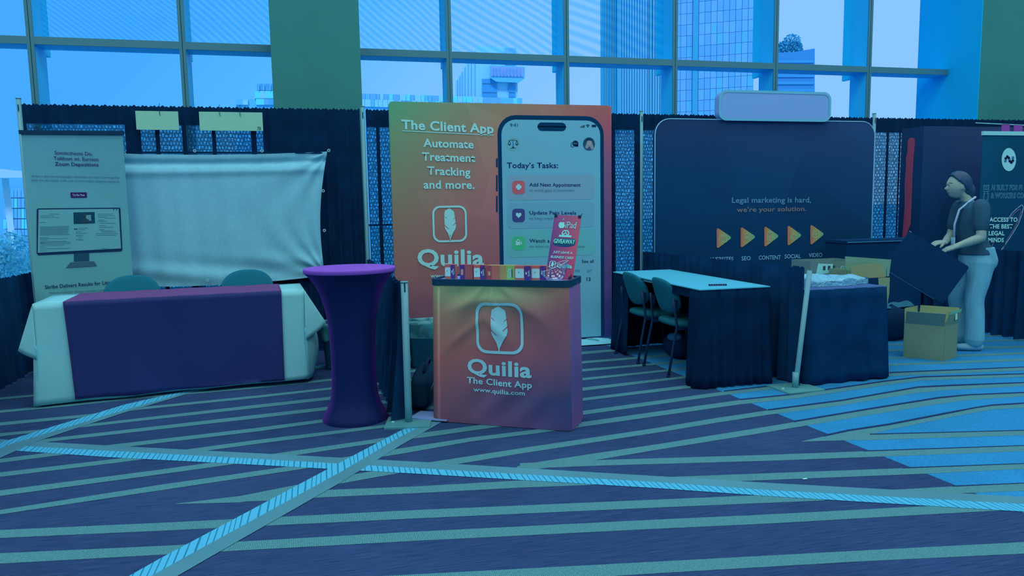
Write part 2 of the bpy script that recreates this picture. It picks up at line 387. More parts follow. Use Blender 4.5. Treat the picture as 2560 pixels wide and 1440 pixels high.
# thin dark line above each stripe inside the blue field
DL = [(4, 1920, 3.2), (5, 1985, 3.6), (6, 2160, 2), (7, 2257, 2), (8, 2382, 2.2), (9, 2060, 4.2), (10, 2175, 2), (18, 1810, 2.5), (19, 1850, 2.8), (1, 2490, 2)]
for i, x0, t in DL:
    P = ST[i]; Q = []
    for (xa, ya, _), (xb, yb, _) in zip(P, P[1:]):
        if xb <= x0: continue
        if not Q: xs = max(xa, x0); Q.append((xs, ya+(yb-ya)*(xs-xa)/(xb-xa)))
        Q.append((xb, yb))
    band([(x, y-t*(1 if x < 2400 else .7), y+.5) for x, y in Q], 3, .0022)
# crossing two-tone bands
def band2(Up, Mi, Lo, m1, m2, z):
    T = [fp(*p, z) for p in Up]; M_ = [fp(*p, z) for p in Mi]; B = [fp(*p, z) for p in Lo]; n = len(T)
    fl.add(T+M_, [(i, n+i, n+i+1, i+1) for i in range(n-1)], m1)
    fl.add(M_+B, [(i, n+i, n+i+1, i+1) for i in range(n-1)], m2)
band2([(-900, 1040), (95, 1104), (275, 1114), (640, 1133), (1040, 1154), (1640, 1190), (1920, 1207), (2560, 1242), (3600, 1302)],
      [(-900, 1047), (57, 1115), (275, 1127), (640, 1147), (1040, 1170), (1640, 1205), (1920, 1225), (2560, 1260), (3600, 1322)],
      [(-900, 1056), (15, 1125), (275, 1143), (640, 1162), (1040, 1184), (1640, 1220), (1920, 1240), (2560, 1279), (3600, 1343)], 4, 5, .0028)
band2([(200, 1530), (322, 1440), (400, 1396), (820, 1172), (1000, 1077), (1040, 1060), (1130, 1012)],
      [(250, 1530), (378, 1440), (455, 1397), (860, 1175), (1000, 1092), (1045, 1070), (1150, 1013)],
      [(310, 1530), (443, 1440), (512, 1400), (850, 1207), (1000, 1114), (1095, 1060), (1180, 1014)], 5, 4, .0034)
band2([(-700, 1420), (-200, 1190), (5, 1105), (312, 1011), (445, 981), (900, 893)],
      [(-640, 1420), (-160, 1190), (20, 1112), (325, 1021), (455, 984), (905, 896)],
      [(-560, 1420), (-100, 1190), (95, 1102), (312, 1031), (480, 981), (910, 899)], 5, 4, .0034)
floor = struct(fl.build('floor', [m_pur, m_blue, m_teal, m_dark, m_matte, m_bright], fix=False))

# ------------------------------------------------------------------ shell
m_wall = flat('wall_paint', (96, 150, 160), var=.04, scale=3)
m_pier = flat('pier_paint', (40, 106, 110), k=.46, var=.05, scale=2)
m_ceil = flat('ceiling_paint', (170, 190, 200), k=.8)
struct(G().box(-14.2, -18, 0, -14, 1.9, 6.5).build('wall_left', m_wall))
struct(G().box(26, -18, 0, 26.2, 1.9, 6.5).build('wall_right', m_wall))
struct(G().box(-14.2, -18.2, 0, 26.2, -18, 6.5).build('wall_front', m_wall))
struct(G().box(-14.2, -18.2, 6.5, 26.2, 1.9, 6.7).build('ceiling', m_ceil))
struct(G().box(2.155, .95, 0, 3.115, 1.9, 6.5).build('wall_back', m_pier))
struct(G().box(11.51, .78, 0, 14.5, 1.9, 6.5).build('wall_back', m_pier))

m_mull = flat('window_metal', (44, 100, 118), k=.42, rough=.5, spec=.3)
m_mull_lit = flat('window_metal_skylit', (24, 144, 200), k=.42, rough=.5, spec=.3)  # window metal again, skylight on the returns painted in as a brighter colour
struct(G().box(11.495, .78, 0, 11.509, 1.88, 6.5).build('pier_daylit_slab', flat('pier_side_daylit', (6, 140, 204), k=.42)))  # slab added on the pier's side, window daylight painted into its colour
m_fin = flat('outside_fin', (20, 144, 208), k=.36, rough=.5)
def glassmat(name, frit):
    m, nt, out = newmat(name)
    tr = nt.nodes.new('ShaderNodeBsdfTransparent'); gl = nt.nodes.new('ShaderNodeBsdfGlossy'); gl.inputs['Roughness'].default_value = .05
    gl.inputs['Color'].default_value = (.6, .85, 1, 1)
    mx = nt.nodes.new('ShaderNodeMixShader'); mx.inputs[0].default_value = .0008
    L(nt, tr.outputs[0], mx.inputs[1]); L(nt, gl.outputs[0], mx.inputs[2]); L(nt, mx.outputs[0], out.inputs[0])
    tr.inputs[0].default_value = (.98, .99, 1, 1)
    if frit:
        tc = nt.nodes.new('ShaderNodeTexCoord'); mp = nt.nodes.new('ShaderNodeMapping'); mp.inputs['Rotation'].default_value = (0, radians(frit[0]), 0)
        wv = nt.nodes.new('ShaderNodeTexWave'); wv.bands_direction = 'Z'; wv.inputs['Scale'].default_value = frit[1]; wv.inputs['Distortion'].default_value = frit[2]; wv.inputs['Detail'].default_value = 0
        wv.inputs['Detail Scale'].default_value = .4
        L(nt, tc.outputs['Object'], mp.inputs[0]); L(nt, mp.outputs[0], wv.inputs[0])
        r = ramp(nt, [(.1, (.74, .93, 1, 1)), (.9, (.98, .99, 1, 1))]); L(nt, wv.outputs[1], r.inputs[0]); L(nt, r.outputs[0], tr.inputs[0])
    return m
m_gl = glassmat('window_glass', None)
FR = {0: (-38, 7.0, 1.2), 1: (-42, 5.0, 1.5), 2: (-40, 4.6, 1.5), 3: (-28, 3.6, 2.4), 4: (-20, 2.6, 4)}
m_fr = {k: glassmat('fritted_glass', v) for k, v in FR.items()}
W0, WS = -.285, 1.49
FY, GY = 1.30, 1.60      # room face of the mullions, glass line
for k in range(-6, 16):
    x0 = W0+WS*k; x1 = x0+WS
    if 11.3 < x0 < 13: continue
    wn = struct(link('window_%d' % (k+7), None)); wn.location = (x0, GY, 0)
    def P(name, g, m): return g.build(name, m, wn, world=True)
    P('mullion_cap', G().box(x0-.034, FY, .05, x0-.004, FY+.02, 6.5), m_mull)
    P('mullion_cap', G().box(x0+.004, FY, .05, x0+.034, FY+.02, 6.5), m_mull)
    P('mullion', G().box(x0-.033, FY+.02, .05, x0+.033, GY+.05, 6.5), m_mull_lit)
    for z in (.05, 3.235, 5.6):
        P('transom_cap', G().box(x0+.034, FY, z, x1-.034, FY+.02, z+.08), m_mull)
        P('transom', G().box(x0+.034, FY+.02, z+.002, x1-.034, GY, z+.078), m_mull_lit)
    P('sill', G().box(x0, FY-.02, 0, x1, GY+.3, .05), m_mull)
    P('pane', G().box(x0, GY-.03, .13, x1, GY-.02, 3.235), m_gl)
    P('pane', G().box(x0, GY-.03, 3.315, x1, GY-.02, 5.6), m_fr.get(k, m_gl))
    P('pane', G().box(x0, GY-.03, 5.68, x1, GY-.02, 6.5), m_gl)
    P('outside_fin', G().box(x0-.02, GY+.06, 3.2, x0+.02, GY+.24, 6.5), m_fin)

# ------------------------------------------------------------------ the city outside
def ext(name, c, k=(.22, .52, .95), rough=.7, **kw):
    m = flat(name, c, 1.0, rough, .1)
    m.node_tree.nodes['Principled BSDF'].inputs['Base Color'].default_value = tuple(min(.95, s2l(v)/q) for v, q in zip(c, k))+(1,)
    return m
e_lt = ext('facade_light', (96, 176, 242)); e_md = ext('facade_mid', (66, 158, 232)); e_dk = ext('facade_dark', (56, 140, 214))  # three plain facade tones, pale to dark
e_cy = ext('facade_cyan', (70, 190, 244)); e_win = ext('facade_window', (44, 132, 214)); e_rib = ext('tower_rib', (88, 166, 232)); e_ribd = ext('tower_slot', (46, 142, 206))
e_line = ext('tower_joint', (34, 100, 172)); e_blu = ext('tower_glass', (72, 148, 230)); e_blu2 = ext('tower_glass_pale', (80, 154, 234))
e_dark = ext('block_glass', (44, 122, 206)); e_tree = ext('roof_plants', (44, 146, 214)); e_wh = ext('canopy_white', (120, 200, 248)); e_grd = ext('street', (58, 150, 214))
e_bush = ext('bush_leaves', (70, 170, 226)); e_sign = ext('roof_sign', (92, 140, 222))
struct(G().add([(-300, 2.0, -.6), (500, 2.0, -.6), (500, 500, -.6), (-300, 500, -.6)], [(0, 1, 2, 3)]).build('trim_1', e_grd, fix=False))
def outline(P, Y): return [(q.x, q.z) for q in (aty(x, y, Y) for x, y in P)]
def extp(name, P, Y, dep, mat, par, g=None):
    """building piece: front outline at distance Y, back outline dep farther off"""
    gg = G(); A = outline(P, Y); B_ = outline(P, Y+dep); n = len(A)
    gg.add([(x, Y, z) for x, z in A], [list(range(n))]); gg.add([(x, Y+dep, z) for x, z in B_], [list(range(n))[::-1]])
    gg.add([(x, Y, z) for x, z in A]+[(x, Y+dep, z) for x, z in B_], [(i, (i+1) % n, n+(i+1) % n, n+i)[::-1] for i in range(n)])
    return gg.build(name, mat, par)
# stepped block left of the pier
b = tag(link('office_block', None), 'small pale blue stepped block low in the window just left of the wide green pier', 'building')
extp('wall', [(590, 560), (590, 248), (637, 248), (637, 226), (700, 226), (700, 560)], 100, 20, e_md, b)
extp('penthouse', [(643, 226), (643, 209), (700, 209), (700, 226)], 99.8, 10, e_dk, b)
for x0, y0, x1, y1, m in [(590, 249, 607, 262, e_md), (607, 249, 620, 262, e_lt), (637, 227, 650, 246, e_cy), (650, 227, 664, 246, e_lt), (664, 227, 683, 246, e_cy), (640, 247, 660, 262, e_cy), (660, 247, 672, 262, e_blu), (672, 247, 686, 262, e_dk)]:
    extp('facade_panel', [(x0, y1), (x0, y0), (x1, y0), (x1, y1)], 99.6, .3, m, b)
for x in (646, 659, 675): extp('louvre_post', [(x, 226), (x, 209), (x+1.5, 209), (x+1.5, 226)], 99.3, .3, e_lt, b)
# low patchwork building and its tower
b = tag(link('patchwork_building', None), 'long low pale blue building with patchwork panels behind the green backdrop corner', 'building')
extp('wall', [(880, 560), (880, 233), (1130, 240), (1300, 262), (1300, 560)], 90, 12, e_md, b)
random.seed(3)
for r_, (ya, yb) in enumerate(((0, 14), (14, 32))):
    x = 903
    while x < 1296:
        w_ = random.choice((9, 11, 13, 16)); y0 = 234+(x-900)*.028
        extp('facade_panel', [(x, y0+yb), (x, y0+ya), (x+w_-.6, y0+ya+.3), (x+w_-.6, y0+yb+.3)], 89.7, .3, random.choice((e_lt, e_cy, e_md, e_lt, e_blu)), b)
        x += w_
b = tag(link('tower_block', None), 'pale blue tower with a slanted left side and a boxy roof sign, centre window', 'building')
extp('wall', [(1138, 250), (1139, 205), (1163, 165), (1194, 115), (1293, 119), (1294, 206), (1297, 560), (1138, 560)], 104, 14, e_lt, b)
extp('sign_box', [(1225, 194), (1225, 163), (1312, 167), (1312, 196), (1296, 207), (1240, 204)], 102.5, 1.4, e_md, b)
extp('sign_face', [(1228, 190), (1228, 166), (1309, 169), (1309, 192)], 102.3, .2, e_sign, b)
for i in range(9): x = 1233+i*8.4; extp('sign_strut', [(x, 188), (x+random.uniform(-2, 2), 171), (x+2, 171), (x+2.5, 188)], 102.1, .15, e_dk, b)
for x0, x1 in ((1205, 1243), (1272, 1289)):
    for y0, y1 in ((197, 208), (211, 230), (233, 242)):
        extp('window', [(x0, y1), (x0, y0), (x1, y0+1), (x1, y1+1)], 103.7, .3, e_win, b)
for i, x in enumerate((1143, 1149, 1155, 1162, 1170, 1178, 1187)):
    extp('facade_rib', [(x, 238), (x, max(118, 208-(x-1139)*1.65)), (x+1.6, max(118, 206-(x-1139)*1.65)), (x+1.6, 238)], 103.8, .2, e_dk, b)
extp('facade_panel', [(1262, 160), (1262, 120), (1290, 120), (1290, 160)], 103.7, .3, e_blu2, b)
# ribbed tower
b = tag(link('ribbed_tower', None), 'tall tower with fine vertical ribs left of the gridded glass tower', 'building')
extp('wall', [(1501, 560), (1501, -160), (1676, -160), (1676, 560)], 110, 20, e_rib, b)
g = G()
x = 1504
while x < 1676:
    a = aty(x, 330, 109.7); c = aty(x+1.3, -160, 109.7); g.box(a.x, 109.6, a.z, c.x, 110, c.z); x += 6.4 if x > 1540 else 4.2
o = g.build('facade_rib', e_ribd, b); o['kind'] = 'stuff'
for x in (1543, 1624): extp('shaft_slot', [(x, 330), (x, -160), (x+6, -160), (x+6, 330)], 109.4, .3, e_ribd, b)
# gridded glass tower, turned to the street
pl = aty(1687, 60, 118); pr_ = aty(1886, 60, 111)
b = thing('glass_tower', 'tall pale blue glass tower with a slanting grid of dark joints above the white sign', 'building', (pl.x, pl.y, 0), atan2(pr_.y-pl.y, pr_.x-pl.x))
tw = Board(b); WD = (pr_.xy-pl.xy).length; zt = 62
Ib = wmat(b).inverted(); dl = Ib.to_3x3() @ ray(1690, 200); dr_ = Ib.to_3x3() @ ray(1880, 200); xl = 18*dl.x/dl.y; xr_ = WD+18*dr_.x/dr_.y
g = G(); g.add([(x, y, z) for z in (-1, zt) for x, y in ((0, 0), (WD, 0), (min(xr_, WD+9), 18), (xl, 18))], [(0, 1, 2, 3), (7, 6, 5, 4), (0, 4, 5, 1), (1, 5, 6, 2), (2, 6, 7, 3), (3, 7, 4, 0)]); g.build('core', e_line, b)
nx, nz = 13, 16
gm = [G().box(.035, -.12, .035, WD/nx-.035, 0, zt*.55/nz-.035).mesh('glass_panel') for _ in range(3)]
for q, m in zip(gm, (e_blu, e_blu2, e_md)): q.materials.append(m)
for i in range(nx):
    if i == 3: continue
    for j in range(-6, nz):
        o = link('glass_panel', random.choice(gm[:2] if random.random() < .85 else gm[2:]), b); o.location = (i*WD/nx, 0, 26+j*zt*.55/nz*.9); o.scale = (1, 1, .9)
G().box(3.05*WD/nx, -.6, -1, 3.95*WD/nx, 0, zt).build('service_shaft', e_ribd, b)
# dark block with roof plants
b = tag(link('dark_block', None), 'dark blue block with plants on its roof behind the white sign', 'building')
extp('wall', [(1900, 560), (1900, 134), (1985, 130), (2037, 121), (2037, 560)], 140, 20, e_dark, b)
for y in (150, 168, 186, 204, 222): extp('window_band', [(1941, y+7), (1941, y), (2035, y), (2035, y+7)], 139.7, .3, e_win, b)
def leaves(name, c, r, n, mat, par=None, size=.4, seed=1):
    random.seed(seed); g = G()
    for _ in range(n):
        while True:
            d = Vector([random.uniform(-1, 1) for _ in range(3)])
            if d.length < 1: break
        p = Vector((c[0]+d.x*r[0], c[1]+d.y*r[1], c[2]+d.z*r[2])); a = Vector([random.uniform(-1, 1) for _ in range(3)]).normalized()*size; q = a.cross(Vector([random.uniform(-1, 1) for _ in range(3)])).normalized()*size*.5
        g.add([p-a, p+q, p+a, p-q], [(0, 1, 2, 3)])
    o = g.build(name, mat, par, fix=False); o['kind'] = 'stuff'; return o
for i, (x, y, rr_) in enumerate(((1957, 122, 1.6), (1980, 112, 2.6), (1990, 122, 1.8))):
    p = aty(x, y, 142); rt = tag(link('roof_plant', None), ['low leafy plant at the left of the dark block roof', 'tallest bushy plant on the dark block roof', 'small leafy plant at the right of the roof clump'][i], 'plant')
    leaves('foliage', p, (rr_*.9, rr_*.6, rr_), 420, e_tree, rt, .35, i+3)
    G().tube([(p.x, p.y, p.z-rr_*1.5), p], .12, 6).build('stem', e_tree, rt)
# glazed pavilion seen beside the left banner
b = tag(link('pavilion', None), 'white framed glazed pavilion outside, at the left edge beside the pale banner', 'building')
extp('roof_canopy', [(-160, 444), (-160, 405), (56, 428), (56, 444)], 13, 3, e_wh, b)
extp('wall', [(-160, 700), (-160, 460), (90, 452), (90, 700)], 22, 4, e_md, b)
for x0, x1, x2, x3 in ((4, 22, 44, 28), (-60, -48, -20, -36)): extp('column', [(x3, 655), (x0, 446), (x1, 446), (x2, 655)], 14, .3, e_wh, b)
for i in range(8):
    for j in range(5):
        x = 8+i*9-j*0; y = 470+j*26
        extp('pane', [(x, y+24), (x, y), (x+8, y), (x+8, y+24)], 21.8, .1, random.choice((e_cy, e_blu, e_md, e_blu2)), b)
for i, (x, y, r_) in enumerate(((2, 655, .35), (36, 640, .5), (62, 668, .3))):
    p = aty(x, y, 8+i*1.3); rt = tag(link('garden_bush', None), ['pale leafy bush at the very left edge below the pavilion', 'tall pale bush in front of the pavilion glass', 'low flowering bush beside the banner edge'][i], 'bush')
    leaves('foliage', p, (r_*.9, .4, r_), 500, e_bush, rt, .06, i+30)
    G().tube([(p.x, p.y, -.6), p], .04, 6).build('stem', e_bush, rt)
# ------------------------------------------------------------------ drapes and their poles
def drapemat(name, c, k=KV, sheer=False):
    m, nt, out = newmat(name)
    p = nt.nodes.new('ShaderNodeBsdfPrincipled'); p.inputs['Roughness'].default_value = .9; p.inputs['Specular IOR Level'].default_value = .05
    base = lin(c, k); p.inputs['Base Color'].default_value = base
    tc = nt.nodes.new('ShaderNodeTexCoord')
    no = nt.nodes.new('ShaderNodeTexNoise'); no.inputs['Scale'].default_value = 5; L(nt, tc.outputs['Object'], no.inputs[0])
    r = ramp(nt, [(.3, tuple(v*.8 for v in base[:3])+(1,)), (.7, tuple(min(1, v*1.2) for v in base[:3])+(1,))]); L(nt, no.outputs[0], r.inputs[0]); L(nt, r.outputs[0], p.inputs['Base Color'])
    if not sheer: L(nt, p.outputs[0], out.inputs[0]); return m
    # open weave: little crooked windows between the threads
    tr = nt.nodes.new('ShaderNodeBsdfTransparent'); tr.inputs[0].default_value = (.46, .80, .90, 1)
    sx = nt.nodes.new('ShaderNodeSeparateXYZ'); L(nt, tc.outputs['Object'], sx.inputs[0])
    n3 = nt.nodes.new('ShaderNodeTexNoise'); n3.inputs['Scale'].default_value = 16; L(nt, tc.outputs['Object'], n3.inputs[0])
    ax = nt.nodes.new('ShaderNodeMath'); ax.operation = 'MULTIPLY_ADD'; ax.inputs[1].default_value = .03; L(nt, n3.outputs[0], ax.inputs[0]); L(nt, sx.outputs[0], ax.inputs[2])
    az = nt.nodes.new('ShaderNodeMath'); az.operation = 'MULTIPLY_ADD'; az.inputs[1].default_value = .03; L(nt, n3.outputs[0], az.inputs[0]); L(nt, sx.outputs[2], az.inputs[2])
    cx_ = nt.nodes.new('ShaderNodeCombineXYZ'); L(nt, ax.outputs[0], cx_.inputs[0]); L(nt, az.outputs[0], cx_.inputs[1])
    br = nt.nodes.new('ShaderNodeTexBrick'); br.inputs['Scale'].default_value = 1; br.inputs['Brick Width'].default_value = .030; br.inputs['Row Height'].default_value = .038; br.inputs['Mortar Size'].default_value = .0085; br.inputs['Mortar Smooth'].default_value = .5
    L(nt, cx_.outputs[0], br.inputs['Vector'])
    iv = nt.nodes.new('ShaderNodeMath'); iv.operation = 'SUBTRACT'; iv.inputs[0].default_value = 1; L(nt, br.outputs['Fac'], iv.inputs[1])
    n2 = nt.nodes.new('ShaderNodeTexNoise'); n2.inputs['Scale'].default_value = 50; n2.inputs['Detail'].default_value = 1; L(nt, tc.outputs['Object'], n2.inputs[0])
    nm = nt.nodes.new('ShaderNodeMapRange'); nm.inputs[1].default_value = .38; nm.inputs[2].default_value = .62; nm.inputs[3].default_value = .10; nm.inputs[4].default_value = .95; L(nt, n2.outputs[0], nm.inputs[0])
    mm = nt.nodes.new('ShaderNodeMath'); mm.operation = 'MULTIPLY'; L(nt, iv.outputs[0], mm.inputs[0]); L(nt, nm.outputs[0], mm.inputs[1])
    mr = nt.nodes.new('ShaderNodeMapRange'); mr.inputs[3].default_value = .16; mr.inputs[4].default_value = .86; L(nt, mm.outputs[0], mr.inputs[0])
    mx = nt.nodes.new('ShaderNodeMixShader'); L(nt, mr.outputs[0], mx.inputs[0]); L(nt, p.outputs[0], mx.inputs[1]); L(nt, tr.outputs[0], mx.inputs[2]); L(nt, mx.outputs[0], out.inputs[0])
    return m
m_drape = drapemat('black_drape', (3, 34, 66)); m_sheer = drapemat('open_weave_drape', (6, 44, 84), sheer=True)
m_drape2 = drapemat('black_rail_drape', (6, 44, 80))
def curtain(name, label, path, z0, z1, per=.11, amp=.022, sheer=None, group=None, nu=None, seed=0, zfn=None, hem=.18, mat=None, flare=0.0):
    P = [Vector(p) for p in path]; Ls = [0]
    for a, b in zip(P, P[1:]): Ls.append(Ls[-1]+(b-a).length)
    T = Ls[-1]; nu = nu or int(T/per*9); random.seed(seed); ph = [random.uniform(0, 6.3) for _ in range(6)]; o = P[0]
    def at(s):
        s = min(max(s, 0), T)
        for i in range(len(P)-1):
            if s <= Ls[i+1]+1e-9: d = (P[i+1]-P[i]).normalized(); return P[i]+d*(s-Ls[i]), Vector((d.y, -d.x))
        return P[-1], d
    def fn(u, v):
        s = u*T; p, n = at(s); t = 1-v          # v 0 bottom .. 1 top
        f = sin(2*pi*s/per + 1.6*sin(s*2.3+ph[0])+ph[1]) + .5*sin(2*pi*s/per*.53+ph[2]+t*1.2) + .25*sin(2*pi*s/per*2.1+ph[3])
        zt = zfn(u) if zfn else z1
        z = z0+(zt-z0)*v
        if v > .999: z += .006*sin(2*pi*s/.035+ph[4])+.004*sin(2*pi*s/.083)
        if v < .001: z += .004*sin(2*pi*s/per)
        q = p+n*(f*amp*(.35+.65*t)+flare*t*t)
        return (q.x-o.x, q.y-o.y, z)
    vs = 14; g = G()
    def mf(u, v):
        if sheer is None: return 0
        x = P[0].x+(P[-1].x-P[0].x)*u; z = z0+(z1-z0)*v
        if z > z1-hem: return 0
        return 1 if any(a <= x <= b for a, b in sheer) else 0
    g.grid(fn, nu, vs, mf=mf)
    ob = g.build(name, [mat or m_drape, m_sheer], fix=False); ob.location = (o.x, o.y, 0)
    return tag(ob, label, 'curtain', group)
BK = 'black back wall drapes'
DC = 'backdrop_curtain'
curtain(DC, 'black back drape with open weave panels behind the pale projection cloth', [(.02, 0), (3.03, 0)], .02, 2.44, sheer=[(.05, .86), (.99, 1.12), (1.16, 1.36), (1.40, 1.62), (1.66, 1.98), (2.03, 2.09)], group=BK, seed=1, nu=430)
curtain(DC, 'black back drape behind the tall orange and green phone backdrop', [(3.09, 0), (6.08, 0)], .02, 2.44, sheer=[(3.10, 3.19), (3.22, 3.33), (3.36, 5.2), (5.25, 5.72), (5.79, 6.02)], group=BK, seed=2, nu=430)
curtain(DC, 'black back drape behind the big dark board with play arrows', [(6.12, 0), (9.13, 0)], .02, 2.44, sheer=[(6.12, 6.3), (6.34, 8.6), (8.7, 9.1)], group=BK, seed=3, nu=430)
curtain(DC, 'black back drape at the right end, behind the booth with the red stripe', [(9.17, 0), (12.2, 0)], .02, 2.44, sheer=[(9.18, 9.34), (9.37, 9.52), (9.55, 9.75)], group=BK, seed=4, nu=430)
curtain(DC, 'black back drape out at the left end beyond the first tall pole', [(-3.03, 0), (-.8, 0)], .02, .93, group=BK, seed=5)
m_alu = flat('pole_aluminium', (74, 142, 164), k=.62, rough=.45, spec=.5, metal=.0)
m_slot = flat('pole_slot', (10, 40, 66)); m_plate = flat('base_plate_steel', (78, 160, 176), k=KH, rough=.5, spec=.4)
m_bolt = flat('bolt', (110, 215, 225), k=KH, rough=.3, spec=.6)
def pole(label, x, y, h, lean=(0, 0), rot=0, r=.021, plate=(.22, .17), slots=True, sleeve=False):
    t = thing('drape_pole', label, 'pole', (x, y, 0), 0, 'metal drape poles')
    G().tube([(0, 0, .012), (lean[0]*.15, lean[1]*.15, h*.15), (lean[0], lean[1], h)], r, 14).build('pole', m_alu, t)
    pl0 = t.children[0]
    g = G()
    if rot is not None:
        c, s_ = cos(rot), sin(rot)
        g.obox((0, 0, .006), (plate[0]*c, plate[0]*s_, 0), (-plate[1]*s_, plate[1]*c, 0), (0, 0, .006)); g.build('base_plate', m_plate, t)
        G().lathe([(0, .018), (.010, .018), (.012, .012)], (-plate[0]*.7*c, -plate[0]*.7*s_, 0), 10).build('bolt', m_bolt, t)
    if sleeve: G().tube([(0, 0, .012), (0, 0, .13)], r*1.25, 14).build('sleeve', m_alu, t)
    if slots:
        G().obox((lean[0]*.96, lean[1]*.96-r, h*.965), (.004, 0, 0), (0, .003, 0), (0, 0, .03)).build('slot', m_slot, pl0)
        G().tube([(lean[0], lean[1], h-.004), (lean[0], lean[1], h+.004)], r*1.1, 14).build('pole_cap', m_alu, pl0)
    return t
pole('tall bare metal drape pole at the far left of the back wall', 0, 0, 2.49)
pole('tall metal drape pole between the projection cloth and the phone backdrop', 3.06, .0, 2.47)
pole('tall metal drape pole left of the dark play arrow board', 6.10, .0, 2.47)
pole('tall metal drape pole right of the dark play arrow board', 9.15, .0, 2.49)
pf = atz(1022, 1058, 0)
pole('short metal pole standing between the purple table and the orange counter', pf.x, pf.y, .955, rot=-.2, plate=(.15, .13), r=.024)
# second plate slid under the first one's edge
pr2 = atz(1988, 972, 0); tp = aty(2024, 676, pr2.y)
pole('short leaning metal pole at the end of the black rail drape, right', pr2.x, pr2.y, tp.z, lean=(tp.x-pr2.x, 0), rot=.05, plate=(.16, .14), sleeve=True, slots=False, r=.019)
bp = thing('spare_base_plate', 'flat pale metal base plate half under the left edge of the orange counter', 'base plate', (pf.x+.17, pf.y+.07, .0), -.55)
G().box(-.13, -.09, .0125, .14, .09, .02).build('plate', flat('bare_plate', (120, 170, 240), k=KH, rough=.4, spec=.4), bp)
G().lathe([(0, .024), (.009, .024), (.009, .02)], (.08, -.04, 0), 10).build('bolt', m_slot, bp)

RL = 'waist high side rail drapes'
def rail(label, path, z1, seed, zfn=None, amp=.03, flare=.0, **k):
    return curtain('rail_drape', label, path, .015, z1, per=.13, amp=amp, group=RL, seed=seed, zfn=zfn, mat=m_drape2, flare=flare, **k)
rail('waist high black drape running toward the hall at the far left edge', [(-.02, -.03), (-.035, -3.0)], .91, 11)
rail('waist high black drape just behind the purple covered table', [(3.06, -.04), (pf.x-.01, pf.y+.03)], .93, 12, amp=.05, flare=.035)
rail('waist high black drape between the white topped table and the bare black table', [(6.10, -.04), (6.13, -1.5), (pr2.x+.075, pr2.y+.02)], .92, 13, zfn=lambda u: .918+.022*u, amp=.022)
rail('waist high black drape behind the person, at the right edge', [(9.17, -.04), (9.43, -1.25), (9.42, -3.3)], .91, 14)

# ------------------------------------------------------------------ shared inks
def ink(n, c, k=KV): return flat(n, c, k, .8, .05)
i_white = ink('print_white', (118, 186, 208)); i_navy = ink('print_navy', (24, 44, 96)); i_black = ink('print_black', (14, 42, 72))
i_grey = ink('print_grey', (56, 102, 128)); i_paleteal = ink('print_pale_teal', (78, 152, 172))
G_ = lambda n, *a, **k: gradient(n, *a, **k)

# ------------------------------------------------------------------ phone backdrop
QX0, QX1, QY = 3.292, 5.60, -.36
qb = thing('fabric_backdrop', 'tall stretched fabric backdrop printed orange and green with a phone screen', 'backdrop', (QX0, QY, 0), 0)
W_ = QX1-QX0
m_qb = gradient('backdrop_print', [(0, (92, 68, 100)), (.3, (114, 88, 92)), (.55, (108, 104, 92)), (.86, (84, 128, 104)), (1, (58, 140, 112))],
                [(0, (34, 50, 108)), (.25, (60, 58, 116)), (.5, (86, 66, 112)), (.75, (104, 74, 112)), (.92, (136, 78, 96)), (1, (140, 86, 84))], W_, 2.5, mid=[(0, (82, 62, 100)), (.3, (118, 80, 98)), (.6, (134, 92, 104)), (.86, (130, 106, 98)), (1, (120, 116, 100))])
def qshape(y, infl=0):
    return rrect(0, .03, W_, 2.475, .035)
g = G(); g.prism(qshape(0), 0, .055); qcov = g.build('fabric_cover', m_qb, qb)
for x in (.25, W_-.25):
    G().box(x-.04, -.16, 0, x+.04, .22, .028).build('foot', m_alu, qb)
Q = Board(qb, qcov)
Q.text('The Client App', 1004, 322, 1234, 333, 24, i_white, bold=.028)
Q.poly('underline', [(1004, 326), (1234, 337), (1234, 339), (1004, 328)], i_white, 3)
for s_, x0, y0, x1, y1 in (('Automate', 1058, 367, 1184, 371), ('Treatment', 1055, 401, 1188, 405), ('Tracking', 1068, 436, 1176, 440), ('and more.', 1059, 471, 1186, 472)):
    Q.text(s_, x0, y0, x1, y1, 21, i_white, bold=.024)
def feather(B, cx, cy, w_, h_, mat, layer=3, yy=0.0, lw=.055, name='feather_logo'):
    """rounded square outline holding a feather, all measured on the sheet"""
    a = B.uv(cx-w_/2, cy-h_/2, yy); b_ = B.uv(cx+w_/2, cy+h_/2, yy); x0, x1 = a[0], b_[0]; z0, z1 = b_[1], a[1]; ww = x1-x0; hh = z1-z0; r = ww*.22; t = ww*lw
    g = G(); yk = yy+B.y(layer)
    g.ring(rrect(x0, z0, x1, z1, r), rrect(x0+t, z0+t, x1-t, z1-t, r-t*.7), yk)
    F = lambda P: g.face([(x0+u*ww, z0+v*hh) for u, v in P], yk)
    F([(.36, .86), (.50, .93), (.50, .30), (.34, .45), (.36, .62)]); F([(.50, .93), (.63, .84), (.66, .62), (.68, .45), (.50, .30)])
    F([(.36, .86), (.36, .62), (.345, .50), (.34, .72)])
    F([(.34, .45), (.50, .30), (.50, .24), (.36, .36)]); F([(.68, .45), (.50, .30), (.50, .24), (.66, .36)])
    F([(.36, .36), (.50, .24), (.487, .10), (.44, .24)]); F([(.66, .36), (.50, .24), (.513, .10), (.58, .24)])
    F([(.487, .20), (.513, .20), (.513, .03), (.487, .03)])
    return g.build(name, mat, B.par, fix=False)
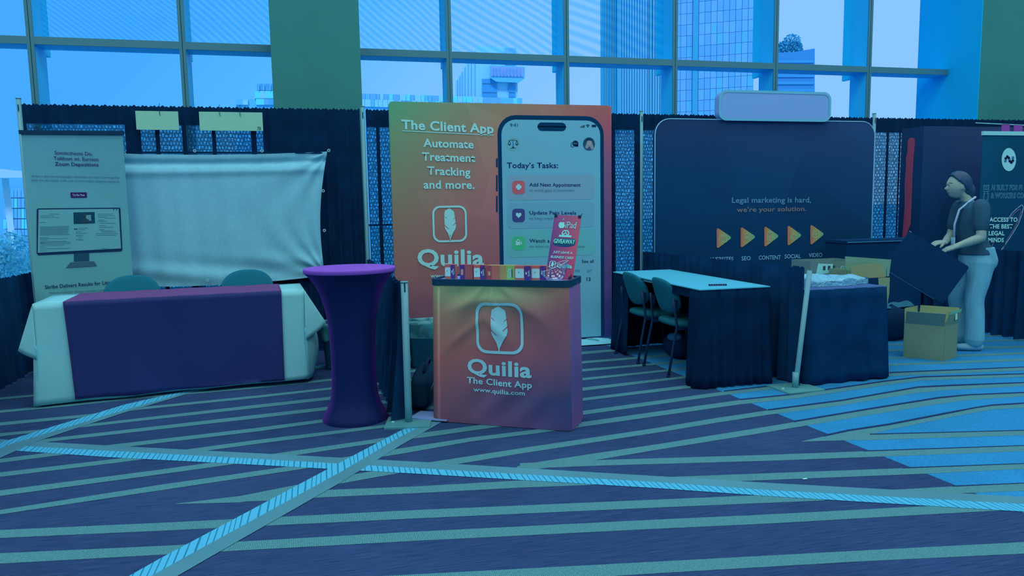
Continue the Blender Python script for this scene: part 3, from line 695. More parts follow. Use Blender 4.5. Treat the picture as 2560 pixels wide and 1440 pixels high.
def slashes(B, cx, cy, w_, h_, mat, layer=4, yy=0.0):
    a = B.uv(cx-w_/2, cy-h_/2, yy); b_ = B.uv(cx+w_/2, cy+h_/2, yy); x0, x1 = a[0], b_[0]; z0, z1 = b_[1], a[1]; ww = x1-x0; hh = z1-z0; g = G()
    for P in ([(.33, .50), (.47, .37), (.46, .36), (.33, .47)], [(.69, .56), (.58, .46), (.58, .445), (.69, .53)], [(.35, .72), (.42, .66), (.42, .65), (.35, .70)], [(.67, .70), (.60, .64), (.60, .63), (.67, .68)]):
        g.face([(x0+u*ww, z0+v*hh) for u, v in P], yy+B.y(layer))
    o = g.build('feather_notches', mat, B.par, fix=False); o['kind'] = 'stuff'; return o
feather(Q, 1124, 559.5, 88, 89, i_white)
slashes(Q, 1124, 559.5, 88, 89, ink('print_rust', (126, 94, 90)))
Q.text('Quilia', 1044, 664, 1210, 664, 43, i_white, bold=.03)
Q.text('www.quilia.com', 1076, 694, 1182, 694, 10, i_white, bold=.01)
# phone
i_case = ink('phone_case', (2, 48, 84)); i_scr = ink('phone_screen', (82, 150, 178)); i_card = ink('card_rose', (92, 140, 168)); i_card2 = ink('card_blue', (80, 142, 172)); i_card3 = ink('card_green', (74, 152, 166))
i_red = ink('icon_red', (150, 84, 100)); i_pur = ink('icon_purple', (50, 64, 122)); i_grn = ink('icon_green', (50, 158, 124))
ph0 = Q.uv(1243, 300); ph1 = Q.uv(1509, 300)
z_b = .04; zt_ = Q.uv(1300, 288)[1]
g = G(); g.face(rrect(ph0[0], -.2, ph1[0], zt_, .19), Q.y(1)); me = g.mesh('phone')
def clipz(P, z): return [(x, max(v, z)) for x, v in P]
g = G(); g.face(clipz(rrect(ph0[0], -.3, ph1[0], zt_, .19), z_b), Q.y(1)); g.build('phone_case', i_case, qcov, fix=False)
g = G(); g.face(clipz(rrect(ph0[0]+.04, -.3, ph1[0]-.04, zt_-.045, .15), z_b), Q.y(2)); g.build('phone_screen', i_scr, qcov, fix=False)
Q.multi('side_buttons', [[(1240, 396), (1244, 396), (1244, 418), (1240, 418)], [(1240, 438), (1244, 438), (1244, 478), (1240, 478)], [(1240, 490), (1244, 490), (1244, 530), (1240, 530)]], i_case, 1)
Q.rr('camera_island', 1343, 306, 1415, 328, 11, i_case, 3)
Q.text('9:41', 1275, 317, 1294, 317, 8, i_black)
Q.multi('signal_bars', [[(1450+i*3, 319-2-i*1.6), (1452+i*3, 319-2-i*1.6), (1452+i*3, 319), (1450+i*3, 319)] for i in range(4)]+[[(1479, 312), (1490, 312), (1490, 318), (1479, 318)]], i_black, 3)
Q.multi('wifi_mark', [[(1464, 313), (1469, 311), (1474, 313), (1472.5, 315), (1469, 313.5), (1465.5, 315)], [(1466.5, 316), (1469, 315), (1471.5, 316), (1469, 319)]], i_black, 3)
def px_circ(cx, cy, r, n=24, ry=None): return [(cx+r*cos(2*pi*i/n), cy-(ry or r)*sin(2*pi*i/n)) for i in range(n)]
def px_ring(B, name, cx, cy, r, t, mat, layer, n=28, yy=0.0, ry=None):
    g = G(); g.ring([B.uv(*p, yy) for p in px_circ(cx, cy, r, n, ry)], [B.uv(*p, yy) for p in px_circ(cx, cy, r-t, n, (ry-t) if ry else None)], yy+B.y(layer)); return g.build(name, mat, B.par, fix=False)
px_ring(Q, 'seal_ring', 1282.5, 360, 16, 1.6, ink('seal_gold', (92, 152, 130)), 3)
def px_lines(B, name, LS, w_, mat, layer, yy=0.0, parent=None):
    g = G()
    for ln in LS:
        for q in strip(ln, w_): g.face([B.uv(*p, yy) for p in q], yy+B.y(layer))
    return g.build(name, mat, parent or B.par, fix=False)
px_lines(Q, 'scales_emblem', [[(1282.5, 350), (1282.5, 370)], [(1273, 351.5), (1282, 350), (1292, 351.5)], [(1276, 370.5), (1289, 370.5)], [(1273, 352), (1270, 361)], [(1273, 352), (1277, 361)], [(1292, 352), (1288.5, 361)], [(1292, 352), (1295, 361)]], 1.2, i_black, 3)
Q.multi('scale_pans', [[(1269.5, 360.5), (1277.5, 360.5), (1273.5, 364)], [(1288, 360.5), (1296, 360.5), (1292, 364)], [(1279, 369), (1282.5, 366), (1286, 369)]], i_black, 3)
Q.poly('chat_bubble', px_circ(1438, 359, 7.6), i_black, 3)
px_lines(Q, 'chat_tail', [[(1429, 356), (1427, 360), (1427.5, 367), (1434, 368)]], 1.3, i_black, 3)
Q.poly('chat_corner', [(1438, 366), (1446, 366.5), (1444, 360)], i_black, 3)
Q.multi('chat_dots', [px_circ(1434.5+i*3.4, 359, .8, 8) for i in range(3)], i_white, 4)
Q.poly('portrait_disc', px_circ(1472, 360, 15, 28, 16.5), ink('portrait_ground', (24, 70, 96)), 3)
Q.poly('portrait_coat', [(1459, 367), (1465, 361), (1480, 361), (1486, 367), (1480, 374.5), (1472, 376.3), (1464, 374.5)], ink('portrait_coat', (40, 74, 108)), 4)
Q.poly('portrait_hair', [(1466, 357), (1467, 350), (1472, 347), (1478, 350), (1480, 358), (1484, 370), (1478, 374), (1474, 366), (1466, 372), (1462, 369)], ink('portrait_hair', (108, 126, 140)), 5)
Q.poly('portrait_face', px_circ(1472.5, 358, 4.6, 16, 6), ink('portrait_face', (122, 134, 146)), 6)
Q.poly('portrait_hat', [(1465, 353), (1466, 348), (1472, 345), (1479, 348), (1480, 353), (1472, 350.5)], ink('portrait_hat', (10, 52, 84)), 7)
Q.text("Today’s Tasks:", 1267, 420, 1395, 420, 14, i_navy, bold=.018)
for k_, (y0, y1, cd_, ic, c1, c2, bw1, bw2) in enumerate(((437, 498, i_card, i_red, 'Add Next Appointment', 'to avoid gaps in treatment', 1451, 1436),
        (507, 567, i_card2, i_pur, 'Update Pain Levels', 'to keep track of recovery', 1440, 1436), (577, 637, i_card3, i_grn, 'Watch a Lesson', 'on what to expect in your case', 1418, 1461))):
    Q.rr('task_card', 1268, y0, 1486, y1, 12, cd_, 3)
    Q.rr('task_icon', 1280, y0+15, 1312, y0+48, 8, ic, 4)
    Q.text(c1, 1323, y0+29, bw1, y0+29.5, 9, i_navy, 4, bold=.016)
    Q.text(c2, 1323, y0+42, bw2, y0+42, 7, i_grey, 4)
Q.multi('cross_mark', [[(1292.5, 460.5), (1299.5, 460.5), (1299.5, 464), (1303, 464), (1303, 471), (1299.5, 471), (1299.5, 474.5), (1292.5, 474.5), (1292.5, 471), (1289, 471), (1289, 464), (1292.5, 464)]], i_white, 5)
Q.poly('heart_mark', [(1296, 545), (1289, 538), (1289.5, 533), (1293, 531.5), (1296, 534), (1299, 531.5), (1302.5, 533), (1303, 538)], i_white, 5)
Q.multi('camera_mark', [[(1289, 602), (1300, 602), (1300, 613), (1289, 613)], [(1301, 606), (1304, 603), (1304, 612), (1301, 610)], px_circ(1295, 601, 3, 10)], i_white, 5)
Q.text('See all', 1454, 657, 1484, 657, 8, i_black, 3, bold=.008)
for s_, x in (('WED', 1380), ('THU', 1408), ('FRI', 1437), ('SAT', 1467)): Q.text(s_, x, 681, x+12, 681, 7, i_grey, 3)
for s_, x in (('10', 1382), ('11', 1410), ('12', 1439), ('13', 1466)): Q.text(s_, x, 702, x+10, 702, 9, i_black, 3, bold=.02)

# ------------------------------------------------------------------ dark play arrow board
DX0, DX1, DY = 6.125, 8.915, -.30
m_db = gradient('board_print', [(0, (0, 38, 72)), (.4, (0, 46, 84)), (.75, (2, 52, 92)), (1, (22, 50, 88))], [(0, (0, 44, 78)), (.4, (0, 50, 88)), (.75, (14, 56, 98)), (1, (26, 60, 102))], 2.8, 2.35, ang=False)
db = thing('dark_backdrop', 'wide dark navy fabric backdrop with rounded top corners and orange play arrows', 'backdrop', (DX0, DY, 0), 0)
WD_ = DX1-DX0
g = G(); g.prism([(0, .02), (WD_, .02)]+rrect(0, 1.0, WD_, 2.355, .17)[:14], 0, .05); dcov = g.build('fabric_cover', m_db, db)
i_edge = flat('zip_edge', (96, 160, 200), rough=.5)
g = G(); P = [(0, .02)]+rrect(0, 1.0, WD_, 2.355, .17)[:14][::-1]+[(WD_, .02)]; g.tube([(x, .0, z) for x, z in P], .006, 6); g.build('piping', i_edge, db)
for x in (.35, WD_-.35): G().box(x-.05, -.14, 0, x+.05, .2, .022).build('foot', m_alu, db)
D = Board(db, dcov)
i_blur = ink('soft_slogan', (60, 116, 154)); i_blur2 = ink('soft_slogan_gold', (92, 100, 112)); i_lab = ink('label_blue', (92, 158, 196))
D.text('Legal marketing is hard,', 1829, 507, 2027, 506, 14, i_blur, 3, bold=.022)
D.text("we're your solution.", 1841, 530, 2015, 527, 12, i_blur2, 3, bold=.022)
m_tri, nt, out = newmat('arrow_print'); p = prin(nt, out, .8, .05); tc = nt.nodes.new('ShaderNodeTexCoord'); sx = nt.nodes.new('ShaderNodeSeparateXYZ'); L(nt, tc.outputs['Object'], sx.inputs[0])
ad = nt.nodes.new('ShaderNodeMath'); ad.operation = 'MULTIPLY_ADD'; ad.inputs[1].default_value = 5.2; ad.inputs[2].default_value = 0; L(nt, sx.outputs[0], ad.inputs[0])
r_ = ramp(nt, [(0, lin((146, 92, 84), KV)), (.4, lin((128, 136, 92), KV)), (1, lin((60, 150, 118), KV))]); L(nt, ad.outputs[0], r_.inputs[0]); L(nt, r_.outputs[0], p.inputs['Base Color'])
for k_, (x0, x1, yt, yb, ym) in enumerate(((1791, 1830, 568, 623, 594), (1851, 1890, 566, 621, 592), (1910, 1948, 564, 619, 590), (1968, 2005, 562, 616, 588), (2025, 2061, 560, 614, 585))):
    A, B_, C_ = Vector(D.uv(x0, yt)), Vector(D.uv(x0, yb)), Vector(D.uv(x1, ym)); r = .022; P = []
    for p0, p1, p2 in ((A, B_, C_), (B_, C_, A), (C_, A, B_)):
        pass
    V_ = [A, B_, C_]
    for i in range(3):
        v = V_[i]; a_ = (V_[i-1]-v).normalized(); b2_ = (V_[(i+1) % 3]-v).normalized()
        for t in (0, .33, .67, 1): q = v+a_*r*(1-t)**1.6*1.3+b2_*r*t**1.6*1.3; P.append((q.x-A.x, q.y))
    g = G(); g.face(P, 0); o = g.build('play_arrow', m_tri, dcov, fix=False); o.location = (A.x, D.y(3), 0)
    cx = x0+14; cy = ym+1
    LS = [[[(cx-8, cy-7), (cx+10, cy-7), (cx+10, cy+10), (cx-8, cy+10), (cx-8, cy-7)], [(cx-8, cy-4), (cx+10, cy-4)], px_circ(cx+1, cy+4, 4, 9)],
          [px_circ(cx, cy-1, 7, 13)+[(cx+7, cy-1)], [(cx+4, cy+4), (cx+8, cy+9)], [(cx-3, cy+3), (cx-3, cy)], [(cx, cy+3), (cx, cy-3)], [(cx+3, cy+3), (cx+3, cy-2)]],
          [[(cx-7, cy-10), (cx+6, cy-10), (cx+6, cy+10), (cx-7, cy+10), (cx-7, cy-10)], [(cx-4, cy), (cx+3, cy)], [(cx-4, cy+3), (cx+3, cy+3)], [(cx-4, cy+6), (cx+1, cy+6)], [(cx-1, cy-14), (cx+2, cy-8), (cx-4, cy-8), (cx-1, cy-14)]],
          [[(cx-6, cy+2), (cx+2, cy-8)], [(cx-4, cy-8), (cx+4, cy+3)], [(cx-7, cy+5), (cx-2, cy+5), (cx-2, cy+10), (cx-7, cy+10), (cx-7, cy+5)], px_circ(cx+6, cy+2, 3.5, 5)+[(cx+9.5, cy+2)]],
          [[(cx-9, cy-8), (cx+6, cy-8), (cx+6, cy+8), (cx-9, cy+8), (cx-9, cy-8)], [(cx-6, cy-8), (cx-6, cy+8)], [(cx-2, cy-3), (cx+3, cy), (cx-2, cy+3), (cx-2, cy-3)]]][k_]
    px_lines(D, 'arrow_icon', LS, 1.1, ink('icon_line', (130, 170, 150)), 5)
for s_, x0, x1, y in (('WEBSITES', 1775, 1833, 653), ('SEO', 1853, 1876, 651), ('CONTENT', 1896, 1951, 649), ('SOCIAL', 1961, 2001, 646), ('VIDEO', 2021, 2055, 643)):
    D.text(s_, x0, y, x1, y-1, 10, i_lab, 3, bold=.008)
# white header on top of it
hx0 = aty(1798, 240, DY-.03).x; hx1 = aty(2076, 250, DY-.03).x; hz0 = 2.345; hz1 = aty(1900, 228, DY-.03).z
hd = thing('header_sign', 'blank pale rounded header sign on top of the dark backdrop', 'sign', (hx0, DY-.035, hz0), 0)
m_hd = flat('header_face', (92, 140, 196), rough=.7); g = G(); WH = hx1-hx0; HH = hz1-hz0; dep = .10
g.prism(rrect(0, 0, WH, HH, .085), 0, dep); g.build('panel', m_hd, hd)
g = G(); g.ring(rrect(-.006, -.004, WH+.006, HH+.006, .09), rrect(.022, .022, WH-.022, HH-.022, .07), -.004)
g.build('rim', flat('header_rim', (78, 152, 184), rough=.5), hd)

# ------------------------------------------------------------------ booth with red stripe
bx = 9.52
ya = atx(2310, 315, bx); yb = atx(2255, 322, bx)
rb = thing('booth_backdrop', 'tall dark purple fabric booth wall with a red stripe down its near end', 'backdrop', (bx, ya.y, 0), 0)
m_rb = gradient('booth_print', [(0, (0, 42, 82)), (.4, (2, 46, 88)), (.75, (14, 54, 96)), (1, (22, 54, 92))], [(0, (0, 42, 76)), (.5, (4, 52, 90)), (.8, (32, 56, 100)), (1, (36, 58, 98))], 1.1, 2.3, ang=False)
zt = ya.z
g = G(); g.prism([(0, 0), (3.2, 0), (3.2, zt), (0, zt)], 0, yb.y-ya.y); rcov = g.build('fabric_cover', m_rb, rb)
g = G(); yy = lambda px, py: (lambda q: (-.003, q.y-ya.y, q.z))(atx(px, py, bx))
sp = [yy(*p) for p in ((2270, 352), (2276, 344), (2287, 346), (2288, 356), (2284, 400), (2282, 440), (2279, 520), (2277, 560), (2262, 600), (2257, 640), (2256, 596), (2262, 520), (2262, 460), (2266, 410), (2265, 395), (2269, 380))]
g.add(sp, [list(range(len(sp)))]); g.build('red_stripe', ink('stripe_red', (128, 68, 98)), rcov, fix=False)
RB = Board(rb, rcov)
RB.poly('light_edge', [(2438, 306), (2640, 316), (2640, 318), (2438, 308)], ink('edge_line', (110, 180, 214)), 2)
RB.multi('pink_light_patches', [[(2504, 310), (2524, 311), (2523, 331), (2502, 330)], [(2534, 312), (2556, 313), (2555, 334), (2533, 333)]], ink('pink_light_paint', (112, 66, 146)), 2)  # purple-pink lights on the wall put in as flat colour patches
# roll-up banner in front of it
pb = aty(2458, 333, -1.0)
ru = thing('roll_up_banner', 'dark roll-up banner with a round white logo at the right edge', 'banner', (pb.x, -1.0, 0), 0)
RWd = .86; RH = pb.z
m_ru = gradient('dark_banner_print', [(0, (0, 44, 80)), (.5, (0, 58, 90)), (1, (2, 70, 100))], [(0, (0, 38, 74)), (.5, (2, 50, 86)), (1, (6, 62, 96))], .9, 2.1, ang=False)
G().box(0, 0, .06, RWd, .006, RH).build('banner_sheet', m_ru, ru)
rsh = ru.children[0]
G().box(-.01, -.012, RH-.022, RWd+.01, .014, RH+.022).build('top_rail', flat('top_rail', (110, 182, 190)), ru)
G().box(-.02, -.10, 0, RWd+.02, .10, .07).build('base_cassette', m_alu, ru)
R_ = Board(ru, rsh)
R_.poly('logo_disc', px_circ(2521, 399, 18, 28, 29), i_white, 3)
px_lines(R_, 'logo_swirl', [[(2512, 404), (2513, 396), (2517, 391), (2521, 395), (2523, 403), (2527, 407), (2531, 402), (2531, 393)]], 6, ink('swirl_blue', (40, 100, 140)), 4)
for q in range(4): px_ring(R_, 'halo_line', 2521+q*1.5, 402, 22+q*3.5, .5, ink('halo', (22, 76, 108)), 2, ry=34+q*4.2)
i_out = ink('outline_ink', (88, 158, 188)); i_bri = ink('bright_ink', (116, 202, 216))
def outlined(B, txt, x0, y0, x1, y1, cap, t, rot=False):
    B.text(txt, x0, y0, x1, y1, cap, i_out, 2, bold=.02, rot=rot, name='outline_lettering', line=.016)
m_ru2 = ink('banner_dark', (0, 52, 86))
outlined(R_, 'AI BUILT FOR PI', 2476, 475, 2554, 475, 13, 2)
outlined(R_, '& WORKERS COMP', 2476, 495, 2572, 495, 13, 2)
outlined(R_, 'EXPERIENCE', 2466, 671, 2471, 462, 13, 2, rot=True)
for s_, x0, x1, y in (('ACCESS TO', 2472, 2542, 554), ('THE BEST', 2472, 2530, 571), ('LEGAL', 2470, 2510, 588), ('MINDS', 2469, 2508, 605)):
    R_.text(s_, x0, y, x1, y, 11, i_bri, 4, bold=.035)
px_lines(R_, 'swoosh', [[(2519, 548), (2530, 532), (2543, 520), (2554, 512), (2558, 518), (2554, 535), (2545, 560), (2530, 585), (2512, 612), (2503, 624)]], 2.2, ink('swoosh_light', (100, 140, 170)), 2)
px_lines(R_, 'swoosh_inner', [[(2523, 548), (2534, 534), (2548, 522), (2552, 528), (2546, 548), (2534, 572), (2516, 600), (2507, 622)], [(2496, 583), (2484, 603), (2477, 622)]], 1.4, ink('swoosh_rose', (110, 96, 130)), 2)
# ------------------------------------------------------------------ pale roll-up banner, left
LY = -.30
a = aty(50, 326, LY); b = aty(308, 340, LY)
lb = thing('roll_up_banner', 'pale roll-up banner with a printed monitor and dark text, far left', 'banner', (a.x+.005, LY, 0), 0)
LW = b.x-a.x-.01; LH = a.z-.02
m_lb = gradient('pale_banner_print', [(0, (72, 146, 156)), (.6, (74, 144, 158)), (1, (70, 136, 160))], [(0, (78, 154, 160)), (.5, (72, 144, 160)), (1, (68, 134, 156))], .9, 2.1)
G().box(0, 0, .08, LW, .006, LH).build('banner_sheet', m_lb, lb)
lsh = lb.children[0]
G().box(-.012, -.014, LH-.012, LW+.012, .016, LH+.022).build('top_rail', flat('dark_rail', (10, 46, 76)), lb)
G().box(-.02, -.11, 0, LW+.02, .11, .085).build('base_cassette', m_alu, lb)
G().tube([(LW/2, .03, .08), (LW/2, .03, LH)], .010, 8).build('support_rod', m_alu, lb)
B = Board(lb, lsh)
i_plum = ink('plum_ink', (40, 44, 92))
B.text('Somitcthicno Do.', 137, 386, 232, 389, 9, i_plum, bold=.004)
B.text('Tolthom mi. Eurnion', 135, 400, 247, 403, 9, i_plum, bold=.004)
B.text('Zoom Depositions', 138, 414, 247, 416, 9, i_plum, bold=.014)
B.text('Skribe is the non-stenographic alternative to court reporting that', 79, 442, 299, 446, 5, i_grey, bold=.004)
B.text('gives you the speed, tools, and control today\'s litigation demands.', 79, 452, 300, 456, 5, i_grey, bold=.004)
B.rr('button', 176, 481, 218, 494, 2, ink('button_plum', (44, 34, 92)), 2)
B.text('Try For Free', 182, 490, 212, 490, 5, i_white, 3, bold=.01)
B.multi('monitor_print', [[(95, 521), (299, 519), (301, 521), (306, 624), (304, 628), (96, 638), (92, 634), (92, 524)]], ink('monitor_bezel', (14, 44, 84)), 2)
B.multi('monitor_screen', [[(97, 524), (297, 522), (303, 621), (95, 632)]], ink('monitor_screen', (78, 146, 164)), 3)
B.multi('monitor_stand', [[(185, 634), (223, 632), (223, 652), (185, 654)]], ink('stand_dark', (24, 68, 98)), 2)
B.multi('monitor_foot', [[(176, 656), (235, 653), (243, 665), (165, 670)]], ink('stand_grey', (44, 86, 112)), 2)
i_fine = ink('fine_print', (46, 100, 122))
LSs = []
random.seed(5)
def ln(x0, x1, y, sl=-.02): LSs.append([(x0, y), (x1, y+(x1-x0)*sl)])
for y, x0, x1 in ((535, 122, 149), (539.5, 101, 135), (543.5, 102, 148), (556, 98, 115)): ln(x0, x1, y, 0)
for i in range(9): ln(101, 176-random.randint(0, 5), 567+i*2.6)
for i, (x1, y) in enumerate(((122, 594), (169, 597), (120, 600), (167, 604), (115, 608), (176, 606.5), (176, 610), (160, 614), (116, 618), (176, 622), (118, 627))): ln(101, x1, y)
for y, x0, x1 in ((535, 244, 282), (539, 245, 288), (543, 245, 264), (545, 262, 290), (550, 246, 260), (553, 246, 268), (558, 249, 290), (564, 248, 263), (568, 250, 284), (574, 248, 262), (577, 252, 283), (580, 255, 290), (584, 240, 294), (588, 240, 290), (621, 252, 272)): ln(x0, x1, y, 0)
for y, x0, x1 in ((570, 197, 220), (574, 197, 213), (579, 192, 204), (583, 193, 216), (588, 192, 208), (592, 195, 207), (597, 193, 206), (600, 196, 210)): ln(x0, x1, y, 0)
px_lines(B, 'screen_text_lines', LSs, .9, i_fine, 4)['kind'] = 'stuff'
B.multi('screen_dots', [px_circ(188, 572.5, 1.8, 8), px_circ(192.5, 572.5, 1.8, 8), px_circ(285, 523.5, 1.4, 8), px_circ(292, 523.5, 1.4, 8), px_circ(192, 582, 1, 6), px_circ(192, 590, 1, 6), px_circ(192, 599, 1, 6)], i_black, 5)
B.multi('video_still', [[(184, 531), (237, 530), (238, 558), (185, 560)]], ink('still_dark', (14, 60, 86)), 4)
B.multi('video_window', [[(214, 538), (228, 537), (229, 552), (218, 553)]], ink('still_light', (74, 130, 150)), 5)
B.multi('video_figure', [px_circ(212, 538, 4.2, 12, 5), [(200, 558), (205, 548), (213, 544), (222, 549), (228, 557)]], ink('still_mid', (30, 62, 84)), 6)
B.text('Skribe Delivers Results for Litigators', 113, 722, 303, 708, 9, i_navy, bold=.012)
B.text('Instantly accessible. Deeply analyzable. Incredibly', 124, 734, 276, 726, 4.5, i_grey)

# ------------------------------------------------------------------ hanging cards
i_card_ = flat('card_green_white', (104, 170, 158))
for P, lb_, hooks, num in ((((338, 277), (448, 281), (448, 327), (341, 324)), 'smaller blank pale card hung on the back drape, left of the two', (399,), None),
                           (((497, 279), (657, 283), (658, 328), (499, 326)), 'wider pale card numbered 73 hung on the back drape', (549, 600), '73')):
    Y = -.075; a = aty(*P[0], Y); c = aty(*P[2], Y); d0 = aty(*P[3], Y)
    t = thing('booth_card', lb_, 'sign', (a.x, Y, d0.z), 0, 'hanging booth cards')
    G().box(0, 0, 0, c.x-a.x, .004, a.z-d0.z).build('card', i_card_, t)
    for hx in hooks:
        h = aty(hx, 280, Y); g = G(); g.tube([(h.x-a.x, .03, 2.46-d0.z), (h.x-a.x, -.006, 2.44-d0.z), (h.x-a.x, -.006, a.z-d0.z-.03), (h.x-a.x+.006, -.008, a.z-d0.z-.04)], .0022, 6); g.build('hook', m_slot, t)
    if num: bb = Board(t); bb.text(num, 644, 325, 652, 325, 8, i_black, 2, bold=.02)

# ------------------------------------------------------------------ projection cloth
PY = -.10
c00 = aty(312, 718, PY); c10 = aty(812, 690, PY); c01 = aty(300, 384, PY); c11 = aty(818, 379, PY)
m_pc, nt, out = newmat('projection_cloth'); p = nt.nodes.new('ShaderNodeBsdfPrincipled'); p.inputs['Roughness'].default_value = .8; p.inputs['Specular IOR Level'].default_value = .1
p.inputs['Base Color'].default_value = lin((92, 168, 184), KV)
tc = nt.nodes.new('ShaderNodeTexCoord'); vo = nt.nodes.new('ShaderNodeTexNoise'); vo.inputs['Scale'].default_value = 40; L(nt, tc.outputs['Object'], vo.inputs[0])
r_ = ramp(nt, [(.35, lin((92, 162, 190), KV)), (.7, lin((96, 168, 194), KV))]); L(nt, vo.outputs[0], r_.inputs[0]); L(nt, r_.outputs[0], p.inputs['Base Color'])
tl = nt.nodes.new('ShaderNodeBsdfTranslucent'); tl.inputs[0].default_value = (.25, .5, .7, 1); mx = nt.nodes.new('ShaderNodeMixShader'); mx.inputs[0].default_value = .06
L(nt, p.outputs[0], mx.inputs[1]); L(nt, tl.outputs[0], mx.inputs[2]); L(nt, mx.outputs[0], out.inputs[0])
def pcf(u, v):
    # sides and lower hem pulled in between the grommets, creases fanning from the right hand corners
    q = c00.lerp(c10, u).lerp(c01.lerp(c11, u), v)
    x = q.x - .055*sin(pi*v)*u**6; z = q.z + .03*sin(pi*u)*(1-v)**8*-1 + .0*u
    z += -.02*sin(pi*u)*v**8
    dr = sqrt((1-u)**2*3.4+v**2); a = atan2(v, (1-u)*1.8+.02)
    y = .012*sin(a*16+1.5*sin(dr*5))*math.exp(-dr*2.6)*min(1, dr*9)
    d2 = sqrt((1-u)**2*3.4+(1-v)**2); a2 = atan2(1-v, (1-u)*1.8+.02)
    y += .010*sin(a2*12)*math.exp(-d2*2.8)*min(1, d2*9)
    y += .007*sin(x*13+.5)*(.4+.6*(1-v))+.003*sin(x*31+v*2) + .016*math.exp(-((v-.93)/.022)**2) - .010*math.exp(-((v-.86)/.03)**2)
    y += .010*sin(30*(v+.25*u))*math.exp(-((v-.08)/.10)**2)
    return (x-c00.x, y*1.6, z-.0)
pc = thing('projection_cloth', 'large pale stretched projection cloth tied to the back drape with grommets', 'projection screen', (c00.x, PY, 0), 0)
g = G(); g.grid(pcf, 150, 90); g.build('cloth', m_pc, pc, fix=False)
m_gr = flat('grommet', (110, 170, 186), rough=.4, spec=.5)
for x, y in ((487, 377), (655, 377), (822, 376), (808, 477), (811, 576), (813, 672), (519, 700), (675, 691), (311, 383)):
    q = aty(x, y, PY-.015); g = G()
    n = 14; R_1, R_2 = .015, .008
    for s0, s1, y0, y1 in ((R_1, R_2, -.002, -.002),):
        g.ring([(q.x-c00.x+R_1*cos(2*pi*i/n), q.z+R_1*sin(2*pi*i/n)) for i in range(n)], [(q.x-c00.x+R_2*cos(2*pi*i/n), q.z+R_2*sin(2*pi*i/n)) for i in range(n)], -.02)
    g.build('grommet', m_gr, pc, fix=False)
g = G()
for s_ in (0,):
    g.box(-.03, .004, c01.z+.004, c11.x-c00.x+.02, .010, c01.z+.02)
g.build('dark_hem', m_drape, pc)

# ------------------------------------------------------------------ left covered table
m_cloth = flat('tablecloth_white', (98, 172, 190), k=.54, rough=.8, bump=.35, scale=6, stretch=(1, 1, .6))
m_run = sheen('runner_purple', tuple(v/.5 for v in (s2l(20), s2l(40), s2l(88)))+(1,), tuple(min(.95, v/.9) for v in (s2l(116), s2l(78), s2l(140)))+(1,), blend=.3)
TA = radians(5.0); TL_, TD, TH = 1.95, .62, .775
tb = thing('folding_table', 'long folding table hidden under the white cloth and purple runner', 'table', (.50, -1.53, 0), TA)
G().box(.02, .02, TH-.045, TL_-.02, TD-.02, TH-.012).build('tabletop', flat('plywood', (120, 110, 90)), tb)
for x in (.15, TL_-.15):
    for y in (.1, TD-.1): G().tube([(x, y, 0), (x, y, TH-.045)], .015, 8).build('leg', m_slot, tb)
tcg = G()
def front(u, v):
    x = -.005+u*(TL_+.01); t = 1-v
    fl_ = .045*t*t + .018*t*sin(x*4.2+.6) + .012*t*sin(x*11+1) + (.02*t*math.exp(-((u)/.05)**2)) + (.02*t*math.exp(-((1-u)/.06)**2))
    xx = x-.03*t*math.exp(-(u/.08)**2)+.0*t
    z = .015+.012*sin(x*3)*t + (.02 if u > .8 else 0)*t + (TH-.015)*v
    return (xx, -.006-fl_, z if v > 0 else .018+.03*max(0, (u-.3)))
tcg.grid(front, 70, 16)
def topf(u, v): return (-.006+u*(TL_+.012), -.006+v*(TD+.012), TH+.001*sin(u*40))
tcg.grid(topf, 20, 4)
def corner(sgn, tip, fr_z, bk_y):
    """cloth corner hanging as a pointed fold: a front leaf joined to the long front panel and a rear leaf on the table end"""
    X = (lambda d: -.006-d) if sgn < 0 else (lambda d: TL_+.006+d)
    C = Vector((X(0), -.006, TH)); F_ = Vector((X(-.012), -.052, fr_z)); T_ = Vector((X(tip[0]), tip[1], tip[2])); B_ = Vector((X(.05), bk_y, tip[2]+.0)); BT = Vector((X(0), bk_y, TH)); E_ = Vector((X(.03), TD, TH-.40)); ET = Vector((X(0), TD+.006, TH))
    def leaf(P, Q_):
        def fn(u, v):
            p = P.lerp(Q_, u); q = C.lerp(p, v); b = sin(pi*u)*v*.012*(1 if sgn > 0 else -1)
            return (q.x+b, q.y-b*.5*0, q.z)
        return fn
    tcg.grid(leaf(F_, T_), 8, 10); tcg.grid(leaf(T_, B_), 8, 10)
    tcg.grid(lambda u, v: C.lerp(ET, u*0+.0) if False else (C.lerp(BT, u)).lerp(B_.lerp(B_, u), v), 4, 8)
    tcg.grid(lambda u, v: (BT.lerp(ET, u)).lerp(B_.lerp(E_, u), v)+Vector((.008*sin(u*9)*v*sgn, 0, 0)), 8, 8)
    # lower return behind the point
    def low(u, v):
        z = fr_z+.10-(fr_z+.07)*v; d = .035+(.03 if sgn > 0 else -.01)*sin(v*3)*(.4+u)+(.055*u*(1-.3*v) if sgn > 0 else .0)
        return (X((d-.01)*min(1, u*3)-.012*(1-min(1, u*3))), -.052-.02*v+u*.30, z+.01*u)
    tcg.grid(low, 8, 12)
corner(-1, (.115, -.02, .43), .36, .22)
corner(1, (.17, .03, .48), .36, .26)
tc_ = tcg.build('tablecloth', m_cloth, None, fix=False); tc_.location = (.50, -1.53, 0); tc_.rotation_euler = (0, 0, TA)
tag(tc_, 'white tablecloth hanging to the floor under the purple runner, left table', 'tablecloth')
sol = tc_.modifiers.new('thick', 'SOLIDIFY'); sol.thickness = .0015
def runx(px_, y=-.02):
    I = wmat(tb).inverted(); o = I @ CAM; d = I.to_3x3() @ ray(*px_); p = o+d*((TH-o.z)/d.z); return p.x
ru0, ru1 = runx((158, 756)), runx((702, 725))
rg = G()
